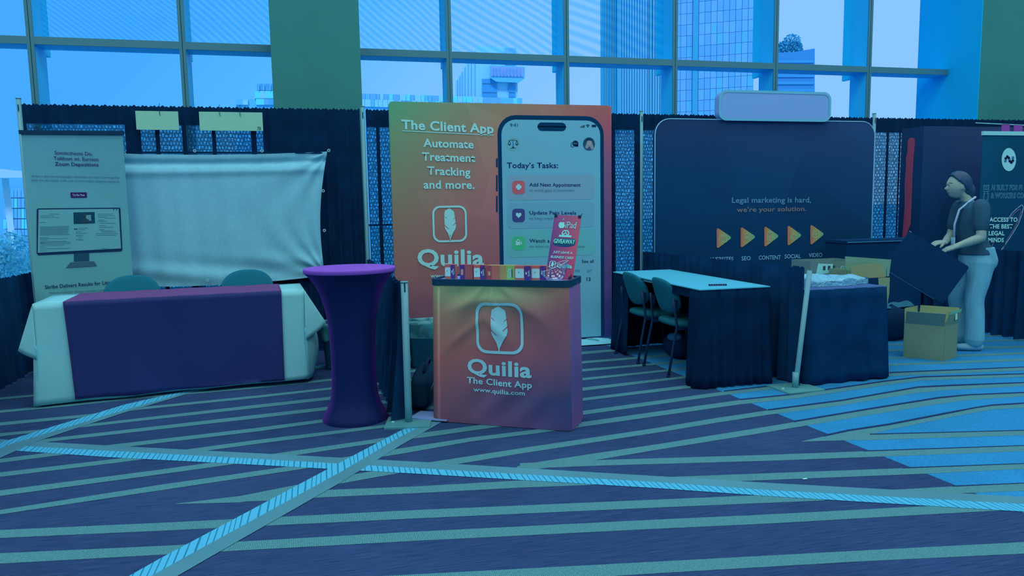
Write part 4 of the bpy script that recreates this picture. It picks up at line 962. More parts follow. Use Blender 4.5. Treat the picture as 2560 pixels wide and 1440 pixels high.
def rf(u, v):
    # v 0..1 runs from the back edge over the top and down the front
    x = ru0+(ru1-ru0)*u; s = v*(TD+TH)
    if s < TD: return (x, TD-s-.004, TH+.006+.0015*sin(x*20))
    t = (s-TD)/TH; q = front((x+.005)/(TL_+.01), 1-t); e = .012+.006*t
    return (x+t*(.045*(1-u)-.012*u), q[1]-e, max(q[2]+.012, .03+.01*sin(x*5)) if t > .03 else TH+.004)
rg.grid(rf, 60, 44)
rn = rg.build('table_runner', m_run, None, fix=False); rn.location = (.50, -1.53, 0); rn.rotation_euler = (0, 0, TA)
tag(rn, 'dark purple runner over the white cloth on the long left table', 'table runner')
rn.modifiers.new('thick', 'SOLIDIFY').thickness = .0015

# ------------------------------------------------------------------ stretch-covered cocktail tables
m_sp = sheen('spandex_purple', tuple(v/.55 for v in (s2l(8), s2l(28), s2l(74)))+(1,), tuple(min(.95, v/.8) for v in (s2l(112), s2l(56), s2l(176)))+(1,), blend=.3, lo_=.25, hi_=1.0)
m_spt = flat('spandex_top_lit', (132, 92, 224), k=.95, rough=.6)  # same spandex in a brighter copy, light from above put into its colour
def cocktail(label, x, y, grp='purple covered cocktail tables'):
    t = thing('cocktail_table', label, 'table', (x, y, 0), 0, grp)
    prof = [(.222, 0), (.224, .010), (.214, .035), (.192, .075), (.171, .12), (.158, .18), (.151, .27), (.149, .40), (.151, .52), (.157, .63), (.168, .73), (.186, .81), (.208, .88), (.238, .94), (.270, .985), (.297, 1.012), (.303, 1.018)]
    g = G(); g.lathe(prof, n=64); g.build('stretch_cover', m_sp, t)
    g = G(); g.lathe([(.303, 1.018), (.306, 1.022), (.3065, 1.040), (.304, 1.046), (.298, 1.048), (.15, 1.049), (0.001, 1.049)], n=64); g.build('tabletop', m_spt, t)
    G().lathe([(.02, .0), (.02, 1.0)], n=10).build('column', m_slot, t)
    return t
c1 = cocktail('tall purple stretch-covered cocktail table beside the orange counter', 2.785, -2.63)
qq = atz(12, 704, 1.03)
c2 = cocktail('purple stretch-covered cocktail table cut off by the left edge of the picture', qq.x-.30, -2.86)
# ------------------------------------------------------------------ counter
a = atz(1077, 1053, 0); CA = radians(-32.0); CW, CDp, CH = .985, .365, .965
ct = thing('promotion_counter', 'chest high orange to purple fabric counter with a white feather logo', 'counter', (a.x, a.y, 0), CA)
m_ct = gradient('counter_print', [(0, (96, 74, 96)), (.12, (108, 80, 96)), (.45, (134, 92, 94)), (.72, (124, 108, 96)), (.90, (112, 128, 104)), (1, (108, 142, 112))],
                [(0, (60, 64, 116)), (.2, (44, 62, 108)), (.5, (96, 74, 102)), (.8, (114, 80, 96)), (1, (128, 96, 92))], CW, CH, mid=[(0, (84, 70, 112)), (.2, (76, 70, 108)), (.5, (122, 82, 96)), (.78, (118, 100, 100)), (.9, (108, 142, 114)), (1, (110, 150, 118))])
m_cs = gradient('counter_side_print', [(0, (84, 70, 122)), (.3, (70, 70, 122)), (1, (104, 90, 138))], [(0, (84, 70, 122)), (.3, (70, 70, 122)), (1, (104, 90, 138))], CW, CH, k=.5)
TIN = .025   # the top is a little smaller than the foot
def cper(s, z):
    """outline of the cover at height z, s in 0..1 round front, right side, back, left side (rounded corners)"""
    k = z/CH; x0 = TIN*k; x1 = CW-TIN*.6*k; y0 = 0.0+.0*k; y1 = CDp; r = .06
    P = []
    n = 8
    for cx, cy, a0 in ((x1-r, y0+r, -pi/2), (x1-r, y1-r, 0), (x0+r, y1-r, pi/2), (x0+r, y0+r, pi)):
        for i in range(n+1): P.append((cx+r*cos(a0+pi/2*i/n), cy+r*sin(a0+pi/2*i/n)))
    return P
def wrinkle(x, z):
    """folds hanging from the middle of the top edge"""
    dx = x-CW*.45; dz = CH-z; rr2 = sqrt(dx*dx+dz*dz)+1e-3; a = atan2(dx, dz+.02)
    f = .007*sin(a*7.5+.8)*math.exp(-((rr2-.33)/.24)**2)
    f += .009*math.exp(-((z-(CH-.13-.95*(dx)**2*1.0))/.035)**2)*math.exp(-(dx/.33)**2)
    f += .008*math.exp(-((z-(CH-.24-.8*abs(dx+.05)))/.04)**2)*(1 if dx < .1 else .3)*math.exp(-((dx+.15)/.3)**2)
    f += .005*sin(a*16)*math.exp(-(rr2/.14)**2)
    f *= 1.7
    f *= min(1, max(0, (CH-.035-z)/.05))
    f += .010*sin((x*1.2-z*.9)*19)*math.exp(-((z-.16)/.12)**2)*math.exp(-((x-.62)/.35)**2)
    return f
g = G(); NZ = 60
rows = []
for j in range(NZ+1):
    z = CH*.985*j/NZ; base = cper(0, z); R = []
    # resample the front densely
    fx0 = base[-1]; fx1 = base[0]
    for i in range(61):
        u = i/60; x = fx0[0]+(fx1[0]-fx0[0])*u; R.append((x, -wrinkle(x, z)*min(1, 6*u, 6*(1-u))*1.0, z))
    side = [(p[0], p[1], z) for p in base[1:]]
    # vertical pleats on the right side
    S2 = []
    for p in side:
        S2.append(p)
    # insert pleated samples along the right side
    a_, b_ = base[8], base[9]; ins = []
    for i in range(1, 20):
        u = i/20; ins.append((a_[0]+(b_[0]-a_[0])*u+.011*sin(u*24)*sin(pi*u)*(1-.4*z/CH), a_[1]+(b_[1]-a_[1])*u, z))
    S2 = side[:8]+ins+side[8:]
    zz = .004 if j == 0 else z
    rows.append([(p[0], p[1], zz) for p in R+S2])
n = len(rows[0]); vs = [v for r in rows for v in r]
g.add(vs, [(j*n+i, j*n+(i+1) % n, (j+1)*n+(i+1) % n, (j+1)*n+i) for j in range(NZ) for i in range(n)], 0, True)
for q_ in range(len(g.f)):
    if 64 < q_ % n < 102: g.mi[q_] = 1
ccov = g.build('fabric_cover', [m_ct, m_cs], ct, fix=False)
m_rim = flat('counter_rim', (0, 48, 78), rough=.5, spec=.3); m_tray = flat('counter_top', (110, 160, 236), k=KH, rough=.5, spec=.3)
tp_ = cper(0, CH)
g = G(); o_ = [(p[0]+(p[0]-CW/2)*.012, p[1]+(p[1]-CDp/2)*.03) for p in tp_]; i_ = [(p[0]-(p[0]-CW/2)*.035, p[1]-(p[1]-CDp/2)*.09) for p in tp_]; nn = len(tp_)
zs = CH*.985-.022; vs = [(x, y, zs) for x, y in o_]+[(x, y, CH+.004) for x, y in o_]+[(x, y, CH+.004) for x, y in i_]+[(x, y, CH-.008) for x, y in i_]
g.add(vs, [(k*nn+i, k*nn+(i+1) % nn, (k+1)*nn+(i+1) % nn, (k+1)*nn+i) for k in range(3) for i in range(nn)]); g.build('rim', m_rim, ct)
g = G(); g.add([(x, y, CH-.007) for x, y in i_], [list(range(nn))]); g.build('top_panel', m_tray, ct, fix=False)
K = Board(ct, ccov); KY = -.0165
i_cw = ink('counter_white', (112, 176, 196))
KY = 0.0
feather(K, 1248.5, 821, 121, 132, i_cw, 1, KY, .06); slashes(K, 1248.5, 821, 121, 132, ink('counter_rust', (120, 80, 90)), 2, KY)
K.text('Quilia', 1169, 932, 1329, 944, 38, i_cw, 1, bold=.03, yy=KY)
K.text('The Client App', 1168, 957, 1330, 971, 16, i_cw, 1, bold=.026, yy=KY)
K.text('www.quilia.com', 1184, 978, 1312, 989, 11, i_cw, 1, bold=.02, yy=KY)

# the print lies on the folds of the cover
def onto_folds(o, lift):
    b = bmesh.new(); b.from_mesh(o.data); bmesh.ops.triangulate(b, faces=b.faces)
    for _ in range(4):
        es = [e for e in b.edges if e.calc_length() > .022]
        if not es: break
        bmesh.ops.subdivide_edges(b, edges=es, cuts=1); bmesh.ops.triangulate(b, faces=b.faces)
    for v in b.verts:
        u = min(1, max(0, (v.co.x-.06)/(CW-.12))); v.co.y = -wrinkle(v.co.x, v.co.z)*min(1, 6*u, 6*(1-u))-lift
    b.to_mesh(o.data); b.free()
for o in list(ccov.children): onto_folds(o, .0050 if 'notch' in o.name else .0040)

# things on the counter
IC = wmat(ct).inverted()
def cloc(px, py, y): o = IC @ CAM; d = IC.to_3x3() @ ray(px, py); return o+d*((y-o.y)/d.y)
i_bwhite = ink('box_white', (128, 206, 214)); i_bpur = ink('box_purple', (62, 50, 120)); i_bor = ink('box_orange', (142, 90, 88)); i_bor2 = ink('box_rust', (120, 66, 84)); i_bgr = ink('box_green', (104, 160, 96)); i_bye = ink('box_olive', (128, 128, 88)); i_bli = ink('box_line', (150, 130, 110))
BX = [  # left px, right px, style, depth, label
 (1112, 1138, 'A', .13, 'small orange and purple box with a white panel, leftmost on the counter'),
 (1150, 1183, 'C', .11, 'small rust coloured box with fine lines, second on the counter'),
 (1184, 1213, 'A', .10, 'small purple ended box with a white panel, third on the counter'),
 (1218, 1289, 'B', .09, 'longest box on the counter, fading from rust to green with lines'),
 (1287, 1328, 'A', .075, 'orange and purple box with a wide white panel, right of the green one'),
 (1328, 1366, 'A', .085, 'purple box with a white panel half behind the glass bowl')]
base_z = CH-.007
for x0, x1, st, yd, lab in BX:
    p0 = cloc(x0, 688, yd); p1 = cloc(x1, 688, yd); w_ = p1.x-p0.x; h_ = .098
    M = wmat(ct) @ Matrix.Translation((p0.x, yd, base_z))
    t = thing('product_box', lab, 'box', group='printed boxes on the counter', mat4=M)
    m_b = {'A': i_bor, 'B': i_bye, 'C': i_bor2}[st]
    g = G(); g.box(0, 0, 0, w_-.002, .045, h_); cb = g.build('carton', m_b, t)
    bb = lambda nm, a, b, c, d, m, y=-.001: G().face([(a*w_, c*h_), (b*w_, c*h_), (b*w_, d*h_), (a*w_, d*h_)], y).build(nm, m, cb, fix=False)
    if st == 'A':
        bb('purple_band', .58, .985, .02, .98, i_bpur); G().face(rrect(.04*w_, .18*h_, .56*w_, .80*h_, .006), -.0015).build('white_panel', i_bwhite, cb, fix=False)
        G().face(circ(.25*w_, .55*h_, .003, 8), -.002).build('panel_dot', i_black, cb, fix=False)
        G().face([(.66*w_, .42*h_), (.74*w_, .42*h_), (.74*w_, .58*h_), (.66*w_, .58*h_)], -.002).build('small_logo', i_bwhite, cb, fix=False)
        me = textmesh('Quilia', .01); k_ = .42*h_/(max(v.co.x for v in me.vertices)); me.transform(Matrix.Translation((.90*w_, -.002, .28*h_)) @ Matrix.Rotation(-pi/2, 4, 'Y') @ Matrix.Rotation(pi/2, 4, 'X') @ Matrix.Scale(k_, 4)); me.materials.append(i_bwhite); link('lettering', me, cb)
    elif st == 'B':
        bb('rust_end', .0, .16, .02, .98, i_bor2); bb('orange_part', .16, .45, .02, .98, i_bor); bb('green_end', .68, .985, .02, .98, i_bgr)
        for q in range(6): bb('print_line', .22+.055*q, .226+.055*q, .1, .9-.1*(q % 2), i_bli, -.002)
        G().face(rrect(.03*w_, .3*h_, .12*w_, .6*h_, .004), -.002).build('badge', i_bli, cb, fix=False)
        me = textmesh('Quilia', .02); k_ = .62*h_/(max(v.co.x for v in me.vertices)); me.transform(Matrix.Translation((.80*w_, -.002, .18*h_)) @ Matrix.Rotation(-pi/2, 4, 'Y') @ Matrix.Rotation(pi/2, 4, 'X') @ Matrix.Scale(k_, 4)); me.materials.append(i_bwhite); link('lettering', me, cb)
        bb('phone_edge', .86, .89, .2, .75, i_black, -.002); bb('phone_picture', .83, .86, .18, .78, i_bwhite, -.002)
    else:
        bb('dark_end', .0, .35, .02, .98, i_bpur)
        for q in range(6): bb('print_line', .45+.09*q, .465+.09*q, .1, .9, i_bli, -.002)
        G().face(rrect(.08*w_, .3*h_, .26*w_, .7*h_, .004), -.002).build('badge', i_bli, cb, fix=False)
# leaning sign
s0 = cloc(1365, 691, .20); s1 = cloc(1434, 691, .20); SW = s1.x-s0.x; tp0 = cloc(1388, 525, .20)
lean = radians(20)
M = wmat(ct) @ Matrix.Translation((s0.x, .175, base_z+.002)) @ Matrix.Rotation(radians(-2), 4, 'Z') @ Matrix.Rotation(-lean, 4, 'X') @ Matrix.Rotation(radians(3.2), 4, 'Y')
sg = thing('giveaway_sign', 'upright pink and purple giveaway sign leaning back on the counter', 'sign', mat4=M)
SH = .445
m_sg = gradient('sign_print', [(0, (92, 52, 118)), (.5, (86, 62, 130)), (1, (110, 74, 130))], [(0, (150, 66, 104)), (.5, (158, 82, 112)), (1, (150, 90, 118))], SW, SH, k=.6)
G().box(0, 0, 0, SW, .005, SH).build('foam_board', m_sg, sg)
g = G(); g.beam((SW*.5, .006, SH*.6), (SW*.5, .15, .03), .04, .003); g.build('easel_back', i_black, sg)
i_sw = ink('sign_white', (112, 206, 226), .6); i_sd = ink('sign_dark', (24, 70, 112), .6); i_st = ink('sign_teal', (60, 170, 150), .6)
def sf(nm, P, m, lay=1): return G().face([(u*SW, v*SH) for u, v in P], -.001*lay).build(nm, m, sg, fix=False)
def st_(txt, u0, u1, v, cap, m, bold=.02, shear=0, lay=3):
    me = textmesh(txt, bold, shear); xs = [q.co.x for q in me.vertices]; lo, hi = min(xs), max(xs); kx = (u1-u0)*SW/(hi-lo); ky = cap*SH/capheight(bold)
    for q in me.vertices: q.co = (u0*SW+(q.co.x-lo)*kx, -.001*lay, v*SH+q.co.y*ky)
    me.materials.append(m); me.update(); return link('lettering', me, sg)
st_('iPad', .47, .86, .80, .10, i_sw, bold=-.002)
ap = []
for i in range(40):
    t = 2*pi*i/40; r = .115*(1+.06*cos(2*t)); x = r*cos(t)*(1-.10*max(0, -sin(t))); z = r*.50*sin(t)*1.0
    if sin(t) > .8: z -= .014*(1-abs(cos(t))*2)
    if sin(t) < -.8: z += .010*(1-abs(cos(t))*2)
    if abs(t-.25) < .45: x -= .03*(1-abs(t-.25)/.45)
    ap.append((.33+x, .843+z*1.0))
sf('fruit_mark', ap, i_sw, 2); sf('fruit_leaf', [(.335, .915), (.35, .94), (.385, .955), (.37, .93)], i_sw, 2)
sf('gift_lid', [(.28, .66), (.74, .66), (.74, .69), (.28, .69)], i_sw, 2)
for cx, sx_ in ((.45, 1), (.57, -1)):
    g = G(); g.ring([((cx+.075*cos(t)+.03*sx_*sin(t))*SW, (.73+.04*sin(t))*SH) for t in [2*pi*i/16 for i in range(16)]], [((cx+.035*cos(t)+.02*sx_*sin(t))*SW, (.73+.022*sin(t))*SH) for t in [2*pi*i/16 for i in range(16)]], -.002); g.build('gift_bow', i_sw, sg, fix=False)
sf('word_shadow', [(.12, .60), (.10, .545), (.18, .525), (.35, .51), (.60, .508), (.80, .525), (.90, .545), (.92, .61), (.9, .64), (.12, .64)], i_sd, 1)
st_('GIVEAWAY', .13, .91, .558, .070, i_st, bold=.03)
st_('GIVEAWAY', .12, .90, .562, .066, i_sw, bold=.012, lay=4)
st_('JUST LEAVE A', .15, .86, .405, .036, i_sw, bold=.02, shear=.2)
st_('BUSINESS CARD', .09, .93, .33, .036, i_sw, bold=.02, shear=.2)
st_('Quilia', .36, .92, .19, .062, i_sw, bold=.025)
g = G(); g.ring([(x, z) for x, z in rrect(.08*SW, .175*SH, .31*SW, .285*SH, .012)], [(x, z) for x, z in rrect(.105*SW, .183*SH, .285*SW, .277*SH, .009)], -.002); g.build('logo_outline', i_sw, sg, fix=False)
sf('logo_feather', [(.195, .19), (.15, .215), (.16, .262), (.195, .275), (.23, .262), (.24, .215)], i_sw, 2)
for cx, cz, an in ((.06, .985, -.5), (.94, .985, .6), (.90, .045, .2)):
    g = G(); c = Vector((cx*SW, 0, cz*SH)); d = Vector((sin(an), -.3, cos(an))).normalized()
    g.obox(c, (.009, 0, 0), (0, .007, 0), (0, 0, .008)); g.tube([c, c+d*.024, c+d*.024+Vector((.006, 0, 0)), c+Vector((.006, -.004, 0))], .0014, 6); g.build('binder_clip', i_black, sg)
# glass bowl
m_bowl, nt, out = newmat('clear_glass'); tr = nt.nodes.new('ShaderNodeBsdfTransparent'); tr.inputs[0].default_value = (.93, .97, 1, 1); gl = nt.nodes.new('ShaderNodeBsdfGlossy'); gl.inputs['Roughness'].default_value = .08; gl.inputs['Color'].default_value = (.75, .95, 1, 1)
lw = nt.nodes.new('ShaderNodeLayerWeight'); lw.inputs[0].default_value = .35; mr = nt.nodes.new('ShaderNodeMapRange'); mr.inputs[3].default_value = .06; mr.inputs[4].default_value = .75; L(nt, lw.outputs['Facing'], mr.inputs[0])
mx = nt.nodes.new('ShaderNodeMixShader'); L(nt, mr.outputs[0], mx.inputs[0]); L(nt, tr.outputs[0], mx.inputs[1]); L(nt, gl.outputs[0], mx.inputs[2]); L(nt, mx.outputs[0], out.inputs[0])
m_rimg = flat('glass_rim', (140, 214, 240), rough=.1, spec=.8)
bp0 = cloc(1387, 691, .085)
bw = thing('glass_bowl', 'clear glass bowl with a slanted rim standing before the giveaway sign', 'bowl', mat4=wmat(ct) @ Matrix.Translation((bp0.x, .085, base_z)))
def bowl(u, v, k=1.0):
    a = 2*pi*u; b = v; r = (.026+.060*sin(b*pi/2*.98))*k; top = .092+.034*cos(a-.4); z = .006+top*(1-cos(b*pi/2))
    return (r*cos(a), r*sin(a), z)
g = G(); g.grid(bowl, 40, 12); g.lathe([(.0005, .001), (.026, .001), (.027, .006), (.0005, .008)], n=24); g.build('bowl', m_bowl, bw)
g = G(); g.tube([bowl(i/40, 1) for i in range(41)], .0016, 6, cap=False); g.build('rim', m_rimg, bw)
g = G(); g.lathe([(.0005, .0), (.030, .0), (.029, .004), (.0005, .005)], n=24); g.build('foot', m_rimg, bw)
# ------------------------------------------------------------------ right hand tables
m_vinyl = flat('vinyl_top', (74, 196, 240), k=KH, rough=.5, spec=.3); m_skirt = drapemat('black_skirt', (1, 30, 60)); m_skirt2 = drapemat('black_table_cloth', (2, 42, 78))
m_topedge = flat('table_edge', (70, 140, 160))
def rtable(label, x0, y0, x1, y1, h):
    t = thing('skirted_table', label, 'table', (x0, y0, 0), 0)
    W2, D2 = x1-x0, y1-y0
    G().box(.01, .01, h-.03, W2-.01, D2-.01, h-.004).build('tabletop', m_topedge, t)
    for x in (.06, W2-.06):
        for y in (.15, D2-.15): G().tube([(x, y, 0), (x, y, h-.03)], .014, 8).build('leg', m_slot, t)
    return t
def skirt(par, path, h, per=.075, amp=.014, flare=.03, seed=0, mat=None, name='table_skirt'):
    P = [Vector(p) for p in path]; Ls = [0]
    for a, b in zip(P, P[1:]): Ls.append(Ls[-1]+(b-a).length)
    T = Ls[-1]; random.seed(seed); ph = [random.uniform(0, 6) for _ in range(4)]
    def at(s):
        for i in range(len(P)-1):
            if s <= Ls[i+1]+1e-9:
                d = (P[i+1]-P[i]).normalized(); n = Vector((d.y, -d.x))
                e = Ls[i+1]-s; b = s-Ls[i]
                if e < .05 and i+2 < len(P): d2 = (P[i+2]-P[i+1]).normalized(); n = (n+Vector((d2.y, -d2.x))*(1-e/.05)).normalized()
                if b < .05 and i > 0: d2 = (P[i]-P[i-1]).normalized(); n = (n+Vector((d2.y, -d2.x))*(1-b/.05)).normalized()
                return P[i]+d*b, n
    def fn(u, v):
        s = min(u*T, T-1e-6); p, n = at(s); t = 1-v
        f = sin(2*pi*s/per+ph[0]+sin(s*5))+.4*sin(2*pi*s/per*.47+ph[1])
        q = p+n*(f*amp*(.15+.85*t)+flare*t); return (q.x, q.y, .012+.006*sin(s*9)*t+(h-.012)*v)
    g = G(); g.grid(fn, int(T/per*8), 10); o = g.build(name, mat or m_skirt, par, fix=False)
    o.modifiers.new('thick', 'SOLIDIFY').thickness = .002
    return o
wt = rtable('black skirted table with a bare white vinyl top, two chairs at its side', 5.415, -2.61, 6.02, -.89, .775)
g = G(); g.box(-.012, -.012, .772, .605+.0, 1.73, .780); g.build('vinyl_cover', m_vinyl, wt)
skirt(wt, [(-.005, 1.35), (-.005, 1.725), (.60, 1.725), (.60, -.005), (-.005, -.005), (-.005, .16)], .772, seed=3, flare=-.035)
G().box(.0, -.006, .70, .60, .6, .768).build('apron', m_skirt, wt)
bt = rtable('table under a plain black cloth with a plastic bag and cardboard on it, right', 6.26, -2.74, 7.0, -1.05, .745)
m_btop = flat('cloth_top', (60, 104, 168), k=KH)
g = G(); g.box(-.006, -.006, .742, .746, 1.70, .750); g.build('cloth_top', m_btop, bt)
skirt(bt, [(-.006, 1.70), (.746, 1.70), (.746, -.006), (-.006, -.006), (-.006, 1.70)][::-1], .748, per=.19, amp=.016, flare=.055, seed=6, mat=m_skirt2, name='table_cloth')
# small dark strip lying on the white table
q = atz(1794, 714, .781); t = thing('name_strip', 'small dark strip with reddish marks lying on the white table top', 'strip', (q.x, q.y, .781), -.25)
G().box(-.07, -.012, 0, .07, .012, .012).build('strip', i_black, t); 
for i in range(7): G().box(-.062+i*.018, -.0132, .003, -.052+i*.018, -.012, .009).build('letter_mark', i_red if i % 2 else i_grey, t)
# things stored under the white table
t = thing('storage_bag', 'dark rounded bag with pale bluish top under the white topped table', 'bag', (5.80, -1.5, 0), 0)
g = G(); g.sphere((0, 0, .12), (.13, .18, .12), 18, 12); g.build('bag_body', flat('bag_dark', (2, 34, 68)), t); g = G(); g.sphere((-.04, -.02, .20), (.07, .10, .045), 14, 8); g.build('bag_top', flat('bag_pale', (30, 96, 150)), t)

# ------------------------------------------------------------------ chairs
m_uph = flat('chair_fabric', (12, 84, 108), k=.46, rough=.9, var=.06, scale=80); m_uph2 = flat('seat_fabric', (18, 100, 122), k=.66, rough=.9); m_fr_ = flat('chair_frame', (4, 40, 78), rough=.5, spec=.3)
def make_chair(label, m4, group):
    t = thing('side_chair', label, 'chair', mat4=m4, group=group)     # local: seat looks to +x, back at x<0
    def pad(fnc, nm, mat, n=28, m=10):
        g = G(); g.grid(fnc, n, m); return g.build(nm, mat, t)
    def seat(u, v):
        a = 2*pi*u; b = pi*v; e = .62
        cx = cos(a); sy = sin(a); x = .225*math.copysign(abs(cx)**e, cx); y = .235*math.copysign(abs(sy)**e, sy)
        s_ = sin(b)**.42 if sin(b) > 0 else 0; return (.20+x*s_, y*s_, .425+.038*math.copysign(abs(cos(b))**.8, cos(b))+.010*(x/.22)**2)
    pad(seat, 'seat', m_uph2)
    def back(u, v):
        a = 2*pi*u; b = pi*v; c_ = cos(a); s_ = sin(a)
        yv = .215*math.copysign(abs(c_)**.8, c_); zv = .155*math.copysign(abs(s_)**(.95 if s_ > 0 else .62), s_)
        if s_ < 0: yv *= 1-.10*abs(s_)
        k = sin(b)**.4 if sin(b) > 0 else 0; th = .026*math.copysign(abs(cos(b))**.8, cos(b))
        return (-.045+th-.10*(zv*k)/.31 + .05*(yv*k/.2)**2, yv*k, .665+zv*k)
    pad(back, 'backrest', m_uph)
    for s_ in (-1, 1):
        y = .232*s_
        G().tube([(-.10, y*1.04, .0), (-.055, y*1.02, .25), (-.02, y, .42), (-.035, y*.97, .56), (-.05, y*.93, .66)], .0115, 8).build('rear_leg', m_fr_, t)
        G().tube([(.43, y*1.02, 0), (.40, y, .22), (.385, y*.97, .40), (.36, y*.9, .405)], .0115, 8).build('front_leg', m_fr_, t)
        G().beam((-.01, y, .405), (.38, y*.97, .40), .018, .02).build('seat_rail', m_fr_, t)
        G().obox((-.02, y*.93, .60), (.010, 0, 0), (0, .008, 0), (0, 0, .045)).build('back_bracket', m_fr_, t)
        G().tube([(-.10, y*1.04, 0), (-.10, y*1.04, .02)], .016, 8).build('foot_cap', m_slot, t)
    return t
def cm(x, y, rot, k=1.0): return Matrix.Translation((x, y, 0)) @ Matrix.Rotation(rot, 4, 'Z') @ Matrix.Scale(k, 4)
def seatpos(px, py, z): q = atz(px, py, z); return q
ch = make_chair('dark teal chair at the white table, farther from the camera', cm(5.435, -1.37, radians(2)), 'chairs at the white topped table')
dup(ch, cm(5.455, -1.96, radians(0)), 'dark teal chair at the white table, nearer the camera')
q = aty(328, 693, -.50); dup(ch, cm(q.x, -.50, radians(-84), 1.075), 'round backed chair behind the left table, nearer the pale banner', 'chairs behind the left table')
q = aty(617, 679, -.42); dup(ch, cm(q.x, -.42, radians(-88), 1.085), 'round backed chair behind the left table, nearer the purple cocktail table', 'chairs behind the left table')
q = atz(1950, 649, .81); dup(ch, cm(6.46, -.66, radians(0), 1.02), 'chair mostly hidden behind the rail drape below the play arrows', 'chair in the third booth')

# ------------------------------------------------------------------ waste bins, bag
m_bin = flat('bin_plastic', (8, 62, 88), rough=.6); m_liner, nt, out = newmat('bin_liner')
p = nt.nodes.new('ShaderNodeBsdfPrincipled'); p.inputs['Roughness'].default_value = .35; p.inputs['Specular IOR Level'].default_value = .5; p.inputs['Base Color'].default_value = lin((70, 160, 176), .6)
tr = nt.nodes.new('ShaderNodeBsdfTransparent'); mx = nt.nodes.new('ShaderNodeMixShader'); tc = nt.nodes.new('ShaderNodeTexCoord'); no = nt.nodes.new('ShaderNodeTexNoise'); no.inputs['Scale'].default_value = 9; no.inputs['Detail'].default_value = 3; no.inputs['Distortion'].default_value = .8
L(nt, tc.outputs['Object'], no.inputs[0]); mr = nt.nodes.new('ShaderNodeMapRange'); mr.inputs[1].default_value = .42; mr.inputs[2].default_value = .6; mr.inputs[3].default_value = .30; mr.inputs[4].default_value = .75; L(nt, no.outputs[0], mr.inputs[0])
L(nt, mr.outputs[0], mx.inputs[0]); L(nt, tr.outputs[0], mx.inputs[1]); L(nt, p.outputs[0], mx.inputs[2]); L(nt, mx.outputs[0], out.inputs[0])
def wbin(label, x, y, rot, w_=.17, d_=.13, h=.40):
    t = thing('waste_bin', label, 'bin', (x, y, 0), rot, 'grey waste bins with clear liners')
    def sec(k, z, e=.0): return [(p[0]*k, p[1]*k, z) for p in rrect(-w_-e, -d_-e, w_+e, d_+e, .035)]
    g = G(); rings = [sec(.80, 0), sec(.84, .01), sec(1.0, h), sec(1.04, h), sec(1.04, h+.015), sec(.97, h+.015), sec(.80, .02)]; n = len(rings[0])
    g.add([v for r in rings for v in r], [(k*n+i, k*n+(i+1) % n, (k+1)*n+(i+1) % n, (k+1)*n+i) for k in range(len(rings)-1) for i in range(n)]); g.add(rings[0], [list(range(n))]); g.build('bin_body', m_bin, t)
    random.seed(int(x*100)); base = rrect(-w_, -d_, w_, d_, .035, 8); n = len(base)
    zs = [(1.0, h-.13, .006), (1.03, h-.06, .010), (1.07, h, .006), (1.08, h+.022, .004), (1.00, h+.030, .006), (.93, h-.02, .01)]
    vs = [(p[0]*k+random.uniform(-a_, a_), p[1]*k+random.uniform(-a_, a_), z+random.uniform(-a_, a_)*1.6) for k, z, a_ in zs for p in base]
    g = G(); g.add(vs, [(k*n+i, k*n+(i+1) % n, (k+1)*n+(i+1) % n, (k+1)*n+i) for k in range(len(zs)-1) for i in range(n)], 0, True); g.build('liner', m_liner, t, fix=False)
    return t
wbin('grey waste bin with a clear liner behind the left table end', 2.74, -.86, .05)
wbin('grey waste bin with a clear liner left of the orange counter', 3.50, -1.05, -.10)
t = thing('equipment_case', 'dark padded case lying beside the short pole, left of the counter', 'bag', (3.31, -2.30, 0), -.25)
def case(u, v):
    a = 2*pi*u; c_ = cos(a); s_ = sin(a); b = pi*v; k = sin(b)**.3 if 0 < v < 1 else 0
    return (.085*math.copysign(abs(c_)**.5, c_)*k*(1-.25*(s_ > 0)*abs(s_)), -.35*cos(b), .13+.13*math.copysign(abs(s_)**.5, s_)*k)
g = G(); g.grid(case, 28, 18); g.build('case_body', flat('case_fabric', (4, 42, 66)), t)
g = G(); g.tube([(.02, -.20, .26), (.03, -.12, .30), (.03, .0, .31), (.03, .10, .30), (.02, .18, .26)], .010, 8); g.build('handle', m_slot, t)
g = G(); g.tube([(.082, -.30, .16), (.086, -.1, .18), (.086, .12, .18), (.082, .28, .16)], .004, 6); g.build('zip_piping', flat('zip_pale', (40, 96, 122)), t)

# folded white sheet under the phone backdrop
q = atz(1495, 832, 0); t = thing('plastic_sheet', 'folded white plastic sheet on the floor at the right foot of the phone backdrop', 'sheet', (5.25, -.50, 0), 0)
def fs(u, v): return ((u-.5)*.62, (v-.5)*.34, .012+.03*abs(sin(u*7+v*3))*sin(pi*v)**.5*sin(pi*u)**.3)
g = G(); g.grid(fs, 30, 12); g.build('sheet', flat('white_plastic', (108, 200, 245), k=.7, rough=.4, spec=.4), t)

# ------------------------------------------------------------------ cardboard
m_card = flat('cardboard', (86, 120, 108), k=.5, var=.06, scale=5); m_cardt = flat('cardboard_pale', (108, 140, 112), k=.6, var=.05, scale=4); m_cardg = flat('cardboard_inner', (74, 112, 116), k=.5)
m_tape = flat('packing_tape', (104, 190, 160), k=.6, rough=.3, spec=.4); i_mark = ink('carton_mark', (36, 66, 78))
bb0 = Vector((7.846, -2.113, 0)); bb1 = Vector((7.944, -2.393, 0)); bb2 = Vector((8.187, -2.29, 0))
ang = atan2(bb2.y-bb1.y, bb2.x-bb1.x)
t = thing('cardboard_box', 'open brown cardboard box on the floor in front of the person', 'box', bb1, ang)
ex = (bb2-bb1).length; v_ = bb0-bb1; cn, sn = cos(-ang), sin(-ang); ly = v_.x*sn+v_.y*cn; lx = v_.x*cn-v_.y*sn
